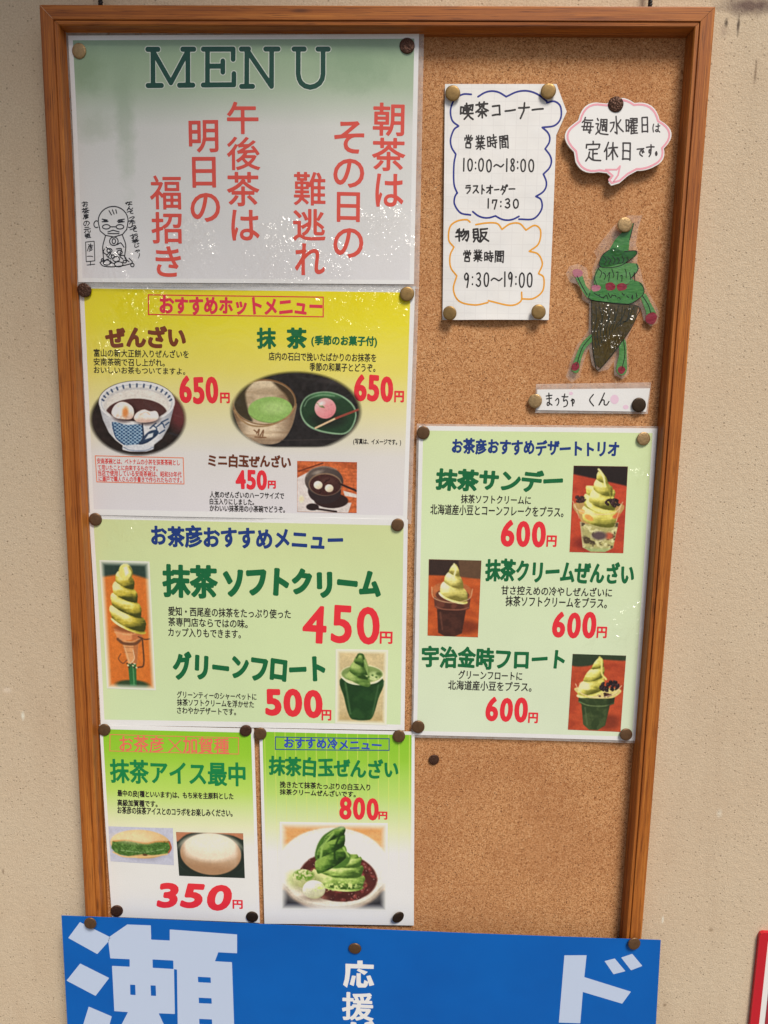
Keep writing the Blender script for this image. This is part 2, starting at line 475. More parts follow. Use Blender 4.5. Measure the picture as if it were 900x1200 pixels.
# pen-written characters, strokes on a 100 x 100 square (y down)
HAND = {
'喫': "8,30 8,68;8,30 28,30 27,64;8,63 27,63;36,22 62,20;38,34 60,32;32,48 64,44;48,8 48,52;68,18 92,16 88,46 80,42;78,18 64,50;32,66 94,62;62,52 56,76 34,96;60,68 74,84 96,94",
'茶': "8,22 92,18;32,8 34,32;66,6 64,30;50,28 30,48 6,62;50,30 70,46 96,58;22,64 80,62;50,48 50,96;38,72 22,88;62,72 80,86",
'コ': "18,22 78,20 76,78;14,78 78,76", 'ー': "8,50 92,46", 'ナ': "8,36 92,32;54,8 50,50 22,94",
'営': "26,8 32,22;48,4 50,20;76,6 66,22;14,42 12,26 88,24 82,38;34,36 34,54 66,54 66,36 34,36;26,64 26,94 74,94 74,64 26,64",
'業': "38,6 38,28;60,6 60,28;18,10 26,26;82,8 74,26;8,30 92,28;34,34 38,44;66,32 62,44;16,48 84,46;22,60 78,58;6,74 94,71;50,46 50,98;44,76 14,94;56,76 88,92",
'時': "10,20 10,80;10,20 34,18 34,78;10,48 34,47;10,78 34,77;44,26 92,24;66,6 66,44;40,46 96,43;42,62 96,59;80,46 80,92 68,86;52,70 58,80",
'間': "10,10 10,96;10,10 42,10 42,40;10,25 42,25;10,40 42,40;56,10 56,40;56,10 92,8 92,96 84,90;56,24 92,24;56,39 92,39;32,52 32,88;32,52 68,51 68,88;32,70 68,69;32,88 68,87",
'物': "20,14 12,34;14,32 44,28;30,6 30,94;8,62 46,54;60,8 52,28 44,42;56,24 92,22 90,60 82,92 74,84;70,26 62,46 48,62;82,26 74,56 54,84",
'販': "10,12 10,66;10,12 38,10 38,66;10,30 38,29;10,48 38,47;10,66 38,65;18,72 8,92;30,72 40,90;52,14 94,10;54,14 54,50 44,94;56,38 88,34 78,62 50,94;58,48 72,72 96,92",
'0': "~50,6 26,20 18,52 28,86 50,96 72,84 82,50 74,18 50,6", '1': "50,4 46,96", '3': "~24,14 54,4 76,22 64,42 42,48 74,58 78,82 50,97 20,86",
'7': "20,40 22,12 80,8 52,96", '8': "~76,16 50,4 26,20 44,44 74,66 72,90 46,97 24,82 34,60 66,36 76,16", '9': "~74,22 50,6 24,24 32,46 56,46 74,22 72,56 56,96",
':': "50,28 50,32;50,72 50,76", '〜': "~4,58 24,44 46,50 70,60 96,44",
'ラ': "22,16 78,14;14,38 84,34 72,66 34,94", 'ス': "16,18 76,16 58,50 12,90;54,54 88,88", 'ト': "38,6 38,96;40,38 80,58",
'オ': "8,32 92,28;60,6 60,94 48,86;56,34 38,60 8,82", 'ダ': "36,8 28,32 10,54;32,24 74,22 64,60 26,96;34,44 60,66;80,4 88,18;92,0 99,14",
'毎': "30,6 22,22 8,36;24,20 90,17;28,34 20,78;28,34 76,32 70,90 60,84;4,58 98,53;20,78 80,74;50,34 44,76",
'週': "14,8 22,20;6,38 24,36 16,56 24,78;~4,92 24,78 44,88 98,92;42,14 40,50 34,74;42,14 88,12 88,76 80,72;52,28 78,27;64,18 64,42;50,42 80,41;54,52 54,70 76,69 76,51 54,52",
'水': "50,4 50,94 38,84;8,34 36,32 28,56 6,78;84,22 58,44;54,40 70,62 96,84",
'曜': "8,18 8,82;8,18 30,17 30,80;8,50 30,49;8,80 30,79;40,10 62,9 62,32;42,20 60,20;38,32 62,31;70,10 94,9 94,32;72,20 92,20;68,32 94,31;52,38 38,62;48,52 48,96;68,38 62,50;50,52 94,49;50,64 90,62;50,78 90,76;48,94 96,91;70,50 70,92",
'日': "22,10 22,92;22,10 78,8 78,92;22,50 78,49;22,90 78,89", 'は': "~18,12 12,50 18,90;44,32 90,28;~70,10 70,70 56,88 42,78 56,66 90,86",
'定': "50,2 50,14;12,36 12,18 88,16 84,32;26,42 76,40;50,42 50,88;50,62 76,60;30,54 24,78 8,96;~26,76 50,92 96,92",
'休': "32,6 22,34 6,56;22,36 22,96;36,36 96,32;66,8 66,96;64,36 52,62 36,80;68,36 80,60 98,78",
'で': "10,26 88,20;~84,21 50,44 48,72 78,88;70,44 78,56;84,38 92,50", 'す': "8,28 92,24;~56,6 58,56 44,68 36,56 46,44 58,52 58,76 40,96",
'。': "~20,70 8,80 18,94 32,86 20,70",
'ま': "16,26 84,24;20,46 80,44;~50,8 50,76 36,90 24,80 38,68 82,88", 'っ': "~24,58 60,46 80,60 70,80 48,92", 'ち': "14,26 84,24;~44,8 34,54 64,46 82,62 72,84 40,94",
'ゃ': "~20,64 62,52 76,62 66,78;40,48 46,60;34,52 52,96", 'く': "~68,8 28,48 70,92", 'ん': "50,8 14,94;~14,94 36,58 52,62 54,86 72,90 90,64",
'お': "10,28 70,24;~40,6 40,80 20,86 22,66 60,50 84,66 76,88 58,94;78,20 92,36", 'な': "10,26 60,22;38,6 16,56;~70,20 88,34;~60,44 60,80 42,92 34,80 50,70 84,92",
'て': "10,22 88,16;~84,17 46,44 46,72 74,92", 'っ': "~24,58 60,46 80,60 70,80 48,92", 'た': "8,28 60,24;38,6 14,92;50,48 82,44;50,84 84,86", 'じ': "~30,8 28,70 48,92 82,70;60,14 68,28;78,8 86,22",
'!': "60,4 50,66;46,86 44,92", '彦': "50,2 50,14;14,20 86,18;34,22 42,36;64,22 56,36;20,40 84,38;22,40 20,64 6,94;74,46 40,60;80,58 40,76;86,72 36,96", 'の': "~54,20 34,86 10,66 26,26 66,18 90,50 60,90",
'元': "24,16 78,14;8,42 94,38;38,42 32,72 8,94;~62,40 62,84 92,88 94,70", '祖': "24,4 32,16;10,28 40,26 10,60;26,44 26,96;28,50 42,64;54,14 54,88;54,14 88,12 88,88;54,38 88,37;54,62 88,61;42,90 98,88", '一': "8,52 92,46",
}
def hand(buf, s, box, h, width, adv=None, jit=1.2, rot=0.0, vertical=False):
    x0, y0, x1, y1 = box; n = len(s)
    adv = adv or [1.0] * n; tot = sum(adv); lines = []; t = 0.0; jit = jit * 2.0
    for ch, a in zip(s, adv):
        if ch != ' ' and ch in HAND:
            if vertical: bx0, bx1, by0, by1 = x0, x1, y0 + (y1 - y0) * t / tot, y0 + (y1 - y0) * (t + a) / tot
            else: bx0, bx1, by0, by1 = x0 + (x1 - x0) * t / tot, x0 + (x1 - x0) * (t + a) / tot, y0, y1
            r = random.uniform(-1, 1) * 0.06 * jit; sh = random.uniform(-1, 1) * 0.04 * jit; ks = 1 + random.uniform(-1, .6) * .06 * jit
            for st in HAND[ch].split(';'):
                sm = st.startswith('~'); pts = [tuple(float(v) for v in q.split(',')) for q in st.lstrip('~').split()]
                pts = [((x - 50) * 0.009 + random.uniform(-1, 1) * 0.010 * jit, (y - 50) * 0.0098 + random.uniform(-1, 1) * 0.010 * jit) for x, y in pts]
                pts = [(ks * (x * math.cos(r) - y * math.sin(r)), ks * (x * math.sin(r) + y * math.cos(r)) + sh) for x, y in pts]
                if len(pts) == 2:
                    mx_, my_ = (pts[0][0] + pts[1][0]) / 2, (pts[0][1] + pts[1][1]) / 2
                    pts = [pts[0], (mx_ + random.uniform(-.014, .014) * jit, my_ + random.uniform(-.014, .014) * jit), pts[1]]; sm = True
                q = smooth(pts, 4) if sm else np.array(pts)
                lines.append(np.stack([(bx0 + bx1) / 2 + q[:, 0] * (bx1 - bx0), (by0 + by1) / 2 + q[:, 1] * (by1 - by0)], 1))
        t += a
    if rot:
        c = np.array([(x0 + x1) / 2, (y0 + y1) / 2]); R2 = np.array([[math.cos(rot), -math.sin(rot)], [math.sin(rot), math.cos(rot)]])
        lines = [(l - c) @ R2.T + c for l in lines]
    # each character in its own small grid
    for l in lines_by_cell(lines): strokes(buf, l, h, width, cell=min(0.4, width / 3.2))
def lines_by_cell(lines):
    """group touching pen lines so that each group gets one distance field"""
    groups = []
    for l in lines:
        lo, hi = l.min(0) - 1.5, l.max(0) + 1.5
        hit = [g for g in groups if not (g[1][0] < lo[0] or hi[0] < g[0][0] or g[1][1] < lo[1] or hi[1] < g[0][1])]
        new = [lo, hi, [l]]
        for g in hit:
            new = [np.minimum(new[0], g[0]), np.maximum(new[1], g[1]), new[2] + g[2]]
            groups = [q for q in groups if q is not g]
        groups.append(new)
    return [g[2] for g in groups]

# ------------------------------------------------------------------ sheets pinned to the board
class Sheet:
    """a pinned sheet: h = height over the cork, warp(X, Z) = extra bulge; lay() puts flat print on it"""
    def __init__(s, name, quad, h, label, cat, warp=None, group=None):
        s.quad = quad; s.h = h; s.warp = warp or (lambda X, Z: X * 0)
        c = sum(P(x, y, h) for x, y in quad) / 4
        s.root = empty(name, (c[0], -h, c[1]), label, cat, group); s.lift = 0.00006
    def y(s, X, Z, up=0.0): return -(s.h + s.warp(X, Z) + up)
    def sheet(s, name, mat, n=36, quad=None, thick=0.0004, up=0.0, label=None):
        q = [P(x, y, s.h) for x, y in (quad or s.quad)]            # TL TR BR BL
        v = []; uvs = []
        for j in range(n + 1):
            for i in range(n + 1):
                u, t = i / n, j / n
                p = (q[0] * (1-u) + q[1] * u) * (1-t) + (q[3] * (1-u) + q[2] * u) * t
                v.append((p[0], float(s.y(p[0], p[1], up)), p[1])); uvs.append((u, t))
        f = [(j*(n+1)+i, (j+1)*(n+1)+i, (j+1)*(n+1)+i+1, j*(n+1)+i+1) for j in range(n) for i in range(n)]
        ring = [i for i in range(n)] + [j*(n+1)+n for j in range(n)] + [n*(n+1)+n-i for i in range(n)] + [(n-j)*(n+1) for j in range(n)]
        k0 = len(v); m = len(ring)
        for r in ring: v.append(v[r]); uvs.append(uvs[r])
        for r in ring: v.append((v[r][0], v[r][1] + thick, v[r][2])); uvs.append(uvs[r])
        for a in range(m):
            b = (a + 1) % m; f.append((k0 + a, k0 + b, k0 + m + b, k0 + m + a))
        me = mesh(name, v, f)
        lay = me.uv_layers.new(name='UVMap')
        for l in me.loops: lay.data[l.index].uv = uvs[l.vertex_index]
        sm = [True] * (n*n) + [False] * len(ring); me.polygons.foreach_set('use_smooth', sm)
        return link(name, me, mat, s.root, label)
    def film(s, quad, n=24, up=-0.0003):
        """clear laminate margin: a ring of film outside the paper edge"""
        qo = [P(x, y, s.h) for x, y in quad]; qi = [P(x, y, s.h) for x, y in s.quad]
        v = []; f = []
        for k in range(4):
            for i in range(n):
                u = i / n
                for q in (qo, qi):
                    p = q[k] * (1-u) + q[(k+1) % 4] * u; v.append((p[0], float(s.y(p[0], p[1], up)), p[1]))
        m = 4 * n
        for a in range(m):
            b = (a + 1) % m; f.append((2*a, 2*a+1, 2*b+1, 2*b))
        return link('laminate_film', mesh('laminate_film', v, f), MAT['film'], s.root)
    def lay(s, name, buf, mat, up=1.0, label=None):
        s.lift += 0.000006
        xz = np.array(buf.v); yy = s.y(xz[:, 0], xz[:, 1], s.lift * up)
        me = mesh(name, np.stack([xz[:, 0], yy, xz[:, 1]], 1), [tuple(reversed(q)) for q in buf.f])
        return link(name, me, mat, s.root, label)
    def print(s, name, lines, rgb, lam=1.0, label=None, **k):
        b = Buf()
        for l in lines: text(b, l[0], l[1], s.h, **{**k, **(l[2] if len(l) > 2 else {})})
        return s.lay(name, b, ink(rgb, lam), label=label)
    def frame(s, name, quad, rgb, width, lam=1.0, sub=None):
        b = Buf(); q = [tuple(p) for p in quad]
        # four bars, each a field of its own cut square
        w2 = width / 2
        (x0, y0), (x1, y1), (x2, y2), (x3, y3) = q
        for bar in (((x0-w2, y0-w2), (x1+w2, y1-w2), (x1+w2, y1+w2), (x0-w2, y0+w2)), ((x3-w2, y3-w2), (x2+w2, y2-w2), (x2+w2, y2+w2), (x3-w2, y3+w2)),
                    ((x0-w2, y0+w2), (x0+w2, y0+w2), (x3+w2, y3-w2), (x3-w2, y3-w2)), ((x1-w2, y1+w2), (x1+w2, y1+w2), (x2+w2, y2-w2), (x2-w2, y2-w2))):
            n = 12; p = [P(a, c, s.h) for a, c in bar]; horiz = abs(bar[1][0] - bar[0][0]) > abs(bar[3][1] - bar[0][1])
            for i in range(n):
                u, v = i / n, (i + 1) / n
                if horiz: b.add([tuple(p[0]*(1-u)+p[1]*u), tuple(p[3]*(1-u)+p[2]*u), tuple(p[3]*(1-v)+p[2]*v), tuple(p[0]*(1-v)+p[1]*v)][::-1])
                else: b.add([tuple(p[0]*(1-u)+p[3]*u), tuple(p[0]*(1-v)+p[3]*v), tuple(p[1]*(1-v)+p[2]*v), tuple(p[1]*(1-u)+p[2]*u)][::-1])
        return s.lay(name, b, ink(rgb, lam))

# ------------------------------------------------------------------ printed food photographs (the print itself, as colour on a flat grid)
class Pic:
    S = 2.0
    def __init__(s, x0, y0, x1, y1, bgc):
        s.b = (x0, y0, x1, y1); s.nx = int((x1 - x0) * s.S) + 1; s.ny = int((y1 - y0) * s.S) + 1
        s.X, s.Y = np.meshgrid(np.linspace(x0, x1, s.nx), np.linspace(y0, y1, s.ny))
        s.c = np.zeros((s.ny, s.nx, 3)) + np.array(bgc, float); s.a = np.ones((s.ny, s.nx))
    def noise(s, sx, sy=None, seed=0, oct=3):
        sy = sy or sx; r = np.random.default_rng(seed); out = 0; amp = 1; tot = 0
        for o in range(oct):
            gx, gy = max(2, int((s.b[2]-s.b[0]) / sx * 2**o) + 2), max(2, int((s.b[3]-s.b[1]) / sy * 2**o) + 2)
            g = r.random((gy, gx)); u = np.linspace(0, gx - 1.001, s.nx); v = np.linspace(0, gy - 1.001, s.ny)
            iu, iv = u.astype(int), v.astype(int); fu, fv = u - iu, (v - iv)[:, None]
            fu = fu*fu*(3-2*fu); fv = fv*fv*(3-2*fv)
            a = g[iv][:, iu] * (1-fu) + g[iv][:, iu+1] * fu; b = g[iv+1][:, iu] * (1-fu) + g[iv+1][:, iu+1] * fu
            out = out + amp * (a*(1-fv) + b*fv); tot += amp; amp *= 0.5
        return out / tot
    def mix(s, mask, col):
        m = np.clip(mask, 0, 1)[..., None]; s.c = s.c * (1-m) + np.asarray(col, float) * m
    def ell(s, cx, cy, rx, ry, rot=0, soft=0.7):
        c, n = math.cos(rot), math.sin(rot); dx, dy = s.X - cx, s.Y - cy
        u, v = (dx*c + dy*n) / rx, (-dx*n + dy*c) / ry
        r = np.sqrt(u*u + v*v)
        return np.clip((1 - r) * min(rx, ry) / soft + 0.5, 0, 1), u, v
    def E(s, cx, cy, rx, ry, col, rot=0, soft=0.7, amt=1.0):
        m, u, v = s.ell(cx, cy, rx, ry, rot, soft); s.mix(m * amt, col)
    def ball(s, cx, cy, rx, ry, light, dark, rot=0, lx=-0.5, ly=-0.7, soft=0.7, clip=None):
        m, u, v = s.ell(cx, cy, rx, ry, rot, soft)
        t = np.clip(0.5 - 0.5 * (u*(-lx) + v*(-ly)), 0, 1)[..., None]
        if clip is not None: m = m * clip
        s.mix(m, np.array(dark, float) * (1-t) + np.array(light, float) * t if True else None)
    def poly(s, pts, soft=0.7):
        p = np.array(pts, float)
        if len(p) >= 6 and not isinstance(pts, tuple): p = smooth(np.vstack([p[-2:], p, p[:3]]), 5); p = p[10:-10]
        a, b = p, np.roll(p, -1, 0)
        d = seg_dist(s.X, s.Y, a, b); d = np.where(inside(s.X, s.Y, a, b), -d, d); return np.clip(0.5 - d / soft, 0, 1)
    def G(s, pts, col, soft=0.7, amt=1.0): s.mix(s.poly(pts, soft) * amt, col)
    def L(s, pts, w, col, soft=0.6, amt=1.0):
        p = smooth(pts, 5); d = seg_dist(s.X, s.Y, p[:-1], p[1:]); s.mix(np.clip(0.5 - (d - w/2) / soft, 0, 1) * amt, col)
    def grain(s, amt, sx=2, sy=None, seed=1):
        s.c = s.c * (1 + amt * (s.noise(sx, sy, seed, 2) - 0.5)[..., None] * 2)
    def swirl(s, cx, top, bot, r0, r1, tiers, light, mid, dark, lean=0.0, tip=4, seed=3):
        """piped soft cream: slanted rolls from the bottom up"""
        n = s.noise(5, 2.5, seed, 3)
        for k in range(tiers):
            t = k / max(tiers - 1, 1); y = bot + (top + tip * 1.5 - bot) * (t ** 0.92); r = r1 + (r0 - r1) * t ** 1.15
            x = cx + lean * t + (1.2 if k % 2 else -1.2) * (1 - t)
            ry = max((bot - top) / tiers * 0.82, 2.2)
            m, u, v = s.ell(x, y, r, ry, 0.22, 0.8)
            sh = np.clip(0.60 - 0.55 * v - 0.40 * u + (n - 0.5) * 0.9 + 0.10 * np.sin((u * 2.4 + v) * 5), 0, 1)[..., None]
            col = np.where(sh > 0.5, np.array(mid, float) + (np.array(light, float) - mid) * (sh - 0.5) * 2, np.array(dark, float) + (np.array(mid, float) - dark) * sh * 2)
            s.mix(m, col)
        xt = cx + lean
        s.G([(xt - r0 * 0.9, top + tip * 2.2), (xt - r0 * 0.3, top + tip * 0.6), (xt + 0.8, top - tip * 0.6), (xt + r0 * 0.5, top + tip * 0.8), (xt + r0 * 0.9, top + tip * 2.2)], light, 0.9)
        s.L([(xt + 0.8, top - tip * 0.3), (xt + r0 * 0.45, top + tip * 0.9), (xt + r0 * 0.5, top + tip * 2.2)], 1.2, mid, 1.0)
    def soft(s, axis, top, bot, wt, wb, n, cols, slant=.45, curv=.32, pw=.7, seed=1, bulge=.16, contrast=1.0, rough=.35):
        """piped soft cream: one silhouette with coiling rolls; axis = list of (y, x)"""
        ay, ax = np.array(axis, float).T; cx = np.interp(s.Y, ay, ax)
        T = lambda y: np.clip((y - top) / (bot - top), 0, 1)
        w0 = wt + (wb - wt) * T(s.Y) ** pw
        u = (s.X - cx) / np.maximum(w0, .5); uc = np.clip(u, -1, 1); arc_ = np.sqrt(np.maximum(0, 1 - uc * uc))
        ye = s.Y - curv * w0 * (arc_ - .35) - slant * w0 * uc * .5
        t = np.clip((ye - top) / (bot - top), 0, 1.0) * .999; ph = n * t ** .85; f = ph - np.floor(ph); k = np.floor(ph)
        w = w0 * (1 - bulge * .5 + bulge * np.sin(math.pi * np.clip(f, 0, 1)))
        edge = (w - np.abs(s.X - cx)); m = np.clip(edge / .8 + .5, 0, 1) * np.clip((bot - ye) / .9 + .5, 0, 1) * np.clip((s.Y - top + 1.2) / 1.2, 0, 1)
        ns = s.noise(11, 2.4, seed, 4); ns2 = s.noise(4, 4, seed + 50, 2)
        un = (s.X - cx) / np.maximum(w, .5)
        sh = .80 - 1.05 * np.clip(f - .28, 0, 1) ** 1.1 - .34 * np.clip(un + .1, -1, 1) - .30 * np.clip((.12 - f) / .12, 0, 1) + (ns - .5) * rough * 1.2 + (ns2 - .5) * rough * .7 + .12 * np.sin(k * 2.1 + un * 3)
        sh = np.clip(.5 + (sh - .5) * contrast, 0, 1)[..., None]; L_, M_, D_ = (np.array(c, float) for c in cols)
        s.mix(m, np.where(sh > .5, M_ + (L_ - M_) * (sh - .5) * 2, D_ + (M_ - D_) * sh * 2))
        return m
    def finish(s, amt=.6, grain=.05, contrast=1.08, seed=77):
        def blur(a, r):
            for ax in (0, 1):
                pad = np.concatenate([np.repeat(np.take(a, [0], ax), r, ax), a, np.repeat(np.take(a, [-1], ax), r, ax)], ax); cs = np.cumsum(pad, ax)
                z = np.zeros_like(np.take(cs, [0], ax)); cs = np.concatenate([z, cs], ax); k = 2 * r + 1
                a = (np.take(cs, range(k, cs.shape[ax]), ax) - np.take(cs, range(0, cs.shape[ax] - k), ax)) / k
            return a
        s.grain(grain * 1.3, 1.2, seed=seed); s.grain(grain * 1.0, 4, seed=seed + 1)
        s.c = blur(s.c, 1) * .75 + s.c * .25; s.c = s.c + amt * .38 * (s.c - blur(s.c, 4)); s.c = np.clip((s.c - 112) * 1.02 + 112, 8, 246)
    def beans(s, mask, n, base, light, seed=5, r=2.0):
        rr = np.random.default_rng(seed); ys, xs = np.nonzero(mask > 0.6)
        for _ in range(n):
            k = rr.integers(len(ys)); x, y = s.X[ys[k], xs[k]], s.Y[ys[k], xs[k]]
            f = rr.uniform(0.6, 1.3); a = rr.uniform(0, 3)
            m, u, v = s.ell(x, y, r * 1.25 * rr.uniform(.8, 1.2), r * 0.85, a, 0.6)
            s.mix(m * mask, np.array(base, float) * f); s.E(x - 0.5, y - 0.6, r * 0.35, r * 0.25, light, a, 0.6, 0.65)
    def feather(s, mask): s.a = s.a * np.clip(mask, 0, 1)
    def put(s, sh, label, quad=None, up=1.0):
        """quad (TL TR BR BL in photograph pixels) skews the rectangle to where the print really lies"""
        x0, y0, x1, y1 = s.b
        if quad:
            u = ((s.X - x0) / (x1 - x0))[..., None]; v = ((s.Y - y0) / (y1 - y0))[..., None]; q = np.array(quad, float)
            XY = (q[0]*(1-u) + q[1]*u)*(1-v) + (q[3]*(1-u) + q[2]*u)*v
        else: XY = np.stack([s.X, s.Y], -1)
        xz = PV(XY[..., 0], XY[..., 1], sh.h).reshape(-1, 2)
        sh.lift += 0.00002; yy = sh.y(xz[:, 0], xz[:, 1], sh.lift)
        idx = np.arange(s.nx * s.ny).reshape(s.ny, s.nx)
        f = np.stack([idx[:-1, :-1], idx[1:, :-1], idx[1:, 1:], idx[:-1, 1:]], -1).reshape(-1, 4)
        al = s.a.reshape(-1); keep = al[f].max(1) > 0.01; f = f[keep]
        me = bpy.data.meshes.new('printed_photo')
        me.vertices.add(len(xz)); me.vertices.foreach_set('co', np.stack([xz[:, 0], yy, xz[:, 1]], 1).reshape(-1))
        me.loops.add(f.size); me.loops.foreach_set('vertex_index', f.reshape(-1).astype(np.int32))
        me.polygons.add(len(f)); me.polygons.foreach_set('loop_start', np.arange(0, f.size, 4, dtype=np.int32))
        me.update(calc_edges=True); me.validate()
        col = np.ones((len(xz), 4)); col[:, :3] = np.clip(lin(np.clip(s.c, 0, 255)) * GAIN, 0.003, 0.85).reshape(-1, 3); col[:, 3] = al
        at = me.color_attributes.new('print', 'FLOAT_COLOR', 'POINT'); at.data.foreach_set('color', col.reshape(-1).astype(np.float32))
        return link('printed_photo', me, MAT['picture'], sh.root, label)

# ================================================================== THE PLACE
# ------------------------------------------------------------------ wall
HF, HW = 0.016, -0.006                      # frame face and wall, relative to the cork
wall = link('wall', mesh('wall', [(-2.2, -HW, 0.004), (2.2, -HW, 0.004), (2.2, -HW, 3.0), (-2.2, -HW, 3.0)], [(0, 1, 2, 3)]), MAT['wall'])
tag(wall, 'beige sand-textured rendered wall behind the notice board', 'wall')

# added unseen slab over the left of the wall, shading the board's upper left
t = NT('occluder_brown'); t.color(A(150, 120, 92)); t.rough(.8)
v = [(x, y, z) for x in (-2.2, 0.20) for y in (0.006, -0.75) for z in (2.75, 2.87)]
occluder = link('added_occluder', mesh('added_occluder', v, [(0, 1, 3, 2), (4, 6, 7, 5), (0, 4, 5, 1), (2, 3, 7, 6), (0, 2, 6, 4), (1, 5, 7, 3)]), t.m)
tag(occluder, 'unseen plain slab added above the left of the notice board to shade it', 'occluder')

# pavement in front of the wall, below the picture
t = NT('grey_paving'); t.color(t.mix(t.noise(t.pos(), 3, 5, .6), A(96, 94, 90, 1), A(116, 112, 106, 1))); t.rough(.9)
tag(link('ground', mesh('ground', [(-40, -60, 0), (40, -60, 0), (40, 0.006, 0), (-40, 0.006, 0)], [(0, 1, 2, 3)]), t.m), kind='structure')

# ------------------------------------------------------------------ notice board
XL = (P(45.5, 4, HF)[0] + P(99.5, 1073, HF)[0]) / 2; XR = (P(838.5, 8, HF)[0] + P(752.5, 1099, HF)[0]) / 2
ZT = (P(46, 4, HF)[1] + P(838, 8, HF)[1]) / 2; ZB = P(400, 1132, HF)[1]
board = empty('notice_board', ((XL + XR) / 2, 0, (ZT + ZB) / 2), 'cork notice board in a varnished brown wooden frame, covered with pinned menus', 'notice board')
IN = 0.0165
def sub_grid(x0, x1, z0, z1, y, n=2):
    return [(x0, y, z0), (x1, y, z0), (x1, y, z1), (x0, y, z1)], [(0, 1, 2, 3)]
v, f = sub_grid(XL + 0.012, XR - 0.012, ZB + 0.012, ZT - 0.012, 0.0)
link('cork_panel', mesh('cork_panel', v, f), MAT['cork'], board)
PROF = [(0.0, HW + 0.0006), (0.0, HF - 0.0012), (0.0004, HF - 0.0004), (0.0012, HF), (0.0108, HF), (0.0111, HF - 0.0004), (0.0113, HF - 0.0016), (0.0117, HF - 0.0016), (0.0120, HF - 0.0007), (0.0143, HF - 0.0009), (0.0151, HF - 0.0020), (0.0158, 0.006), (IN, 0.0048), (IN, -0.0005)]
def rail(k):
    c = [(XL, ZT), (XR, ZT), (XR, ZB), (XL, ZB)]
    d = [(1, -1), (-1, -1), (-1, 1), (1, 1)]
    a, b = k, (k + 1) % 4; v = []; uvs = []; s = 0.0; L = math.hypot(c[b][0]-c[a][0], c[b][1]-c[a][1])
    n = 1
    for i, (t, h) in enumerate(PROF):
        if i: s += math.hypot(t - PROF[i-1][0], h - PROF[i-1][1])
        for e, q in ((0, a), (1, b)):
            v.append((c[q][0] + d[q][0] * t, -h, c[q][1] + d[q][1] * t)); uvs.append((k * 3.7 + (t if e == 0 else L - t), k * 1.3 + s)); v[-1] = (v[-1][0] + (.0003 if k in (0, 2) else 0) * (1 if (e == 0) == (k == 0) else -1), v[-1][1], v[-1][2])
    f = [(2*i, 2*i+1, 2*i+3, 2*i+2) for i in range(len(PROF) - 1)]
    f.append(tuple(2*i for i in range(len(PROF)))[::-1]); f.append(tuple(2*i+1 for i in range(len(PROF))))
    me = mesh('frame_rail', v, f); lay = me.uv_layers.new(name='UVMap')
    for l in me.loops: lay.data[l.index].uv = uvs[l.vertex_index]
    bm = bmesh.new(); bm.from_mesh(me); bmesh.ops.recalc_face_normals(bm, faces=bm.faces); bm.to_mesh(me); bm.free()
    return link('frame_rail', me, MAT['wood'], board)
for k in range(4): rail(k)
def tube(pts, r, n=8):
    v = []; f = []
    pts = [Vector(p) for p in pts]
    for i, p in enumerate(pts):
        t = (pts[min(i+1, len(pts)-1)] - pts[max(i-1, 0)]).normalized(); a = t.orthogonal().normalized(); b = t.cross(a)
        for k in range(n): v.append(p + r * (a * math.cos(2*math.pi*k/n) + b * math.sin(2*math.pi*k/n)))
    for i in range(len(pts) - 1):
        for k in range(n): f.append((i*n+k, i*n+(k+1)%n, (i+1)*n+(k+1)%n, (i+1)*n+k))
    f.append(tuple(range(n))[::-1]); f.append(tuple(range((len(pts)-1)*n, len(pts)*n)))
    return v, f
t = NT('dark_wire'); t.color((0.03, 0.026, 0.024, 1)); t.p.inputs['Metallic'].default_value = 0.6; t.rough(0.5); WIRE = t.m
for px in (761, 119):
    x = P(px, 6, 0.0)[0]; V = []; Fc = []
    for ph in (0, math.pi):
        pts = [(x + 0.0011 * math.cos(ph + s * 1.5), -0.002 + 0.0011 * math.sin(ph + s * 1.5), ZT - 0.006 + s * 0.0011) for s in range(0, 60)]
        v, f = tube(pts, 0.0011); k = len(V); V += v; Fc += [tuple(i + k for i in q) for q in f]
    link('hanger_wire', mesh('hanger_wire', V, Fc, True), WIRE, board)

# ------------------------------------------------------------------ colours of the print
RED, CORAL, GREEN, NAVY, BROWN, BLACK = (214, 44, 56), (206, 66, 58), (0, 96, 54), (22, 52, 118), (98, 48, 26), (34, 30, 30)

# ------------------------------------------------------------------ MENU sheet
def bulge(cx, cz, r, a):
    return lambda X, Z: a * np.exp(-(((X - cx) / r) ** 2 + ((Z - cz) / r) ** 2))
q = [(81, 43), (491, 41), (485, 333.5), (93, 331)]
c0 = P(285, 190, 0.003)
s = Sheet('menu_poster', q, 0.0032, 'pale green laminated poster headed MENU with red vertical calligraphy', 'poster',
          lambda X, Z: 0.0020 * np.sin((X - c0[0]) * 22 + 1.0) * np.cos((Z - c0[1]) * 16) + 0.0020, 'laminated menu posters')
def cr(px, py, r, st):
    X, Z = P(px, py, 0.002); return (float(X), float(Z), r * PX, st)
G1, G2, G3, G4 = A(132, 158, 130), A(158, 176, 150), A(203, 204, 200), A(206, 205, 208)
s.sheet('paper_sheet', paper_mat('menu_print', [(0.0, G1), (0.10, A(146, 168, 138)), (0.20, G2), (0.36, G3), (1.0, G4)], 1.0,
        crinkles=(cr(218, 298, 34, .55), cr(330, 316, 46, .6), cr(452, 280, 34, .5), cr(128, 318, 30, .5), cr(388, 322, 30, .5)), border=(0.013, 0.018),
        blot=((0.155, 0.30, 0.035, 0.34, A(138, 158, 130), 0.45), (0.05, 0.13, 0.06, 0.10, A(128, 150, 116), 0.6), (0.82, 0.11, 0.13, 0.13, A(122, 148, 118), 0.5), (0.06, 0.36, 0.08, 0.07, A(160, 172, 150), 0.5))))
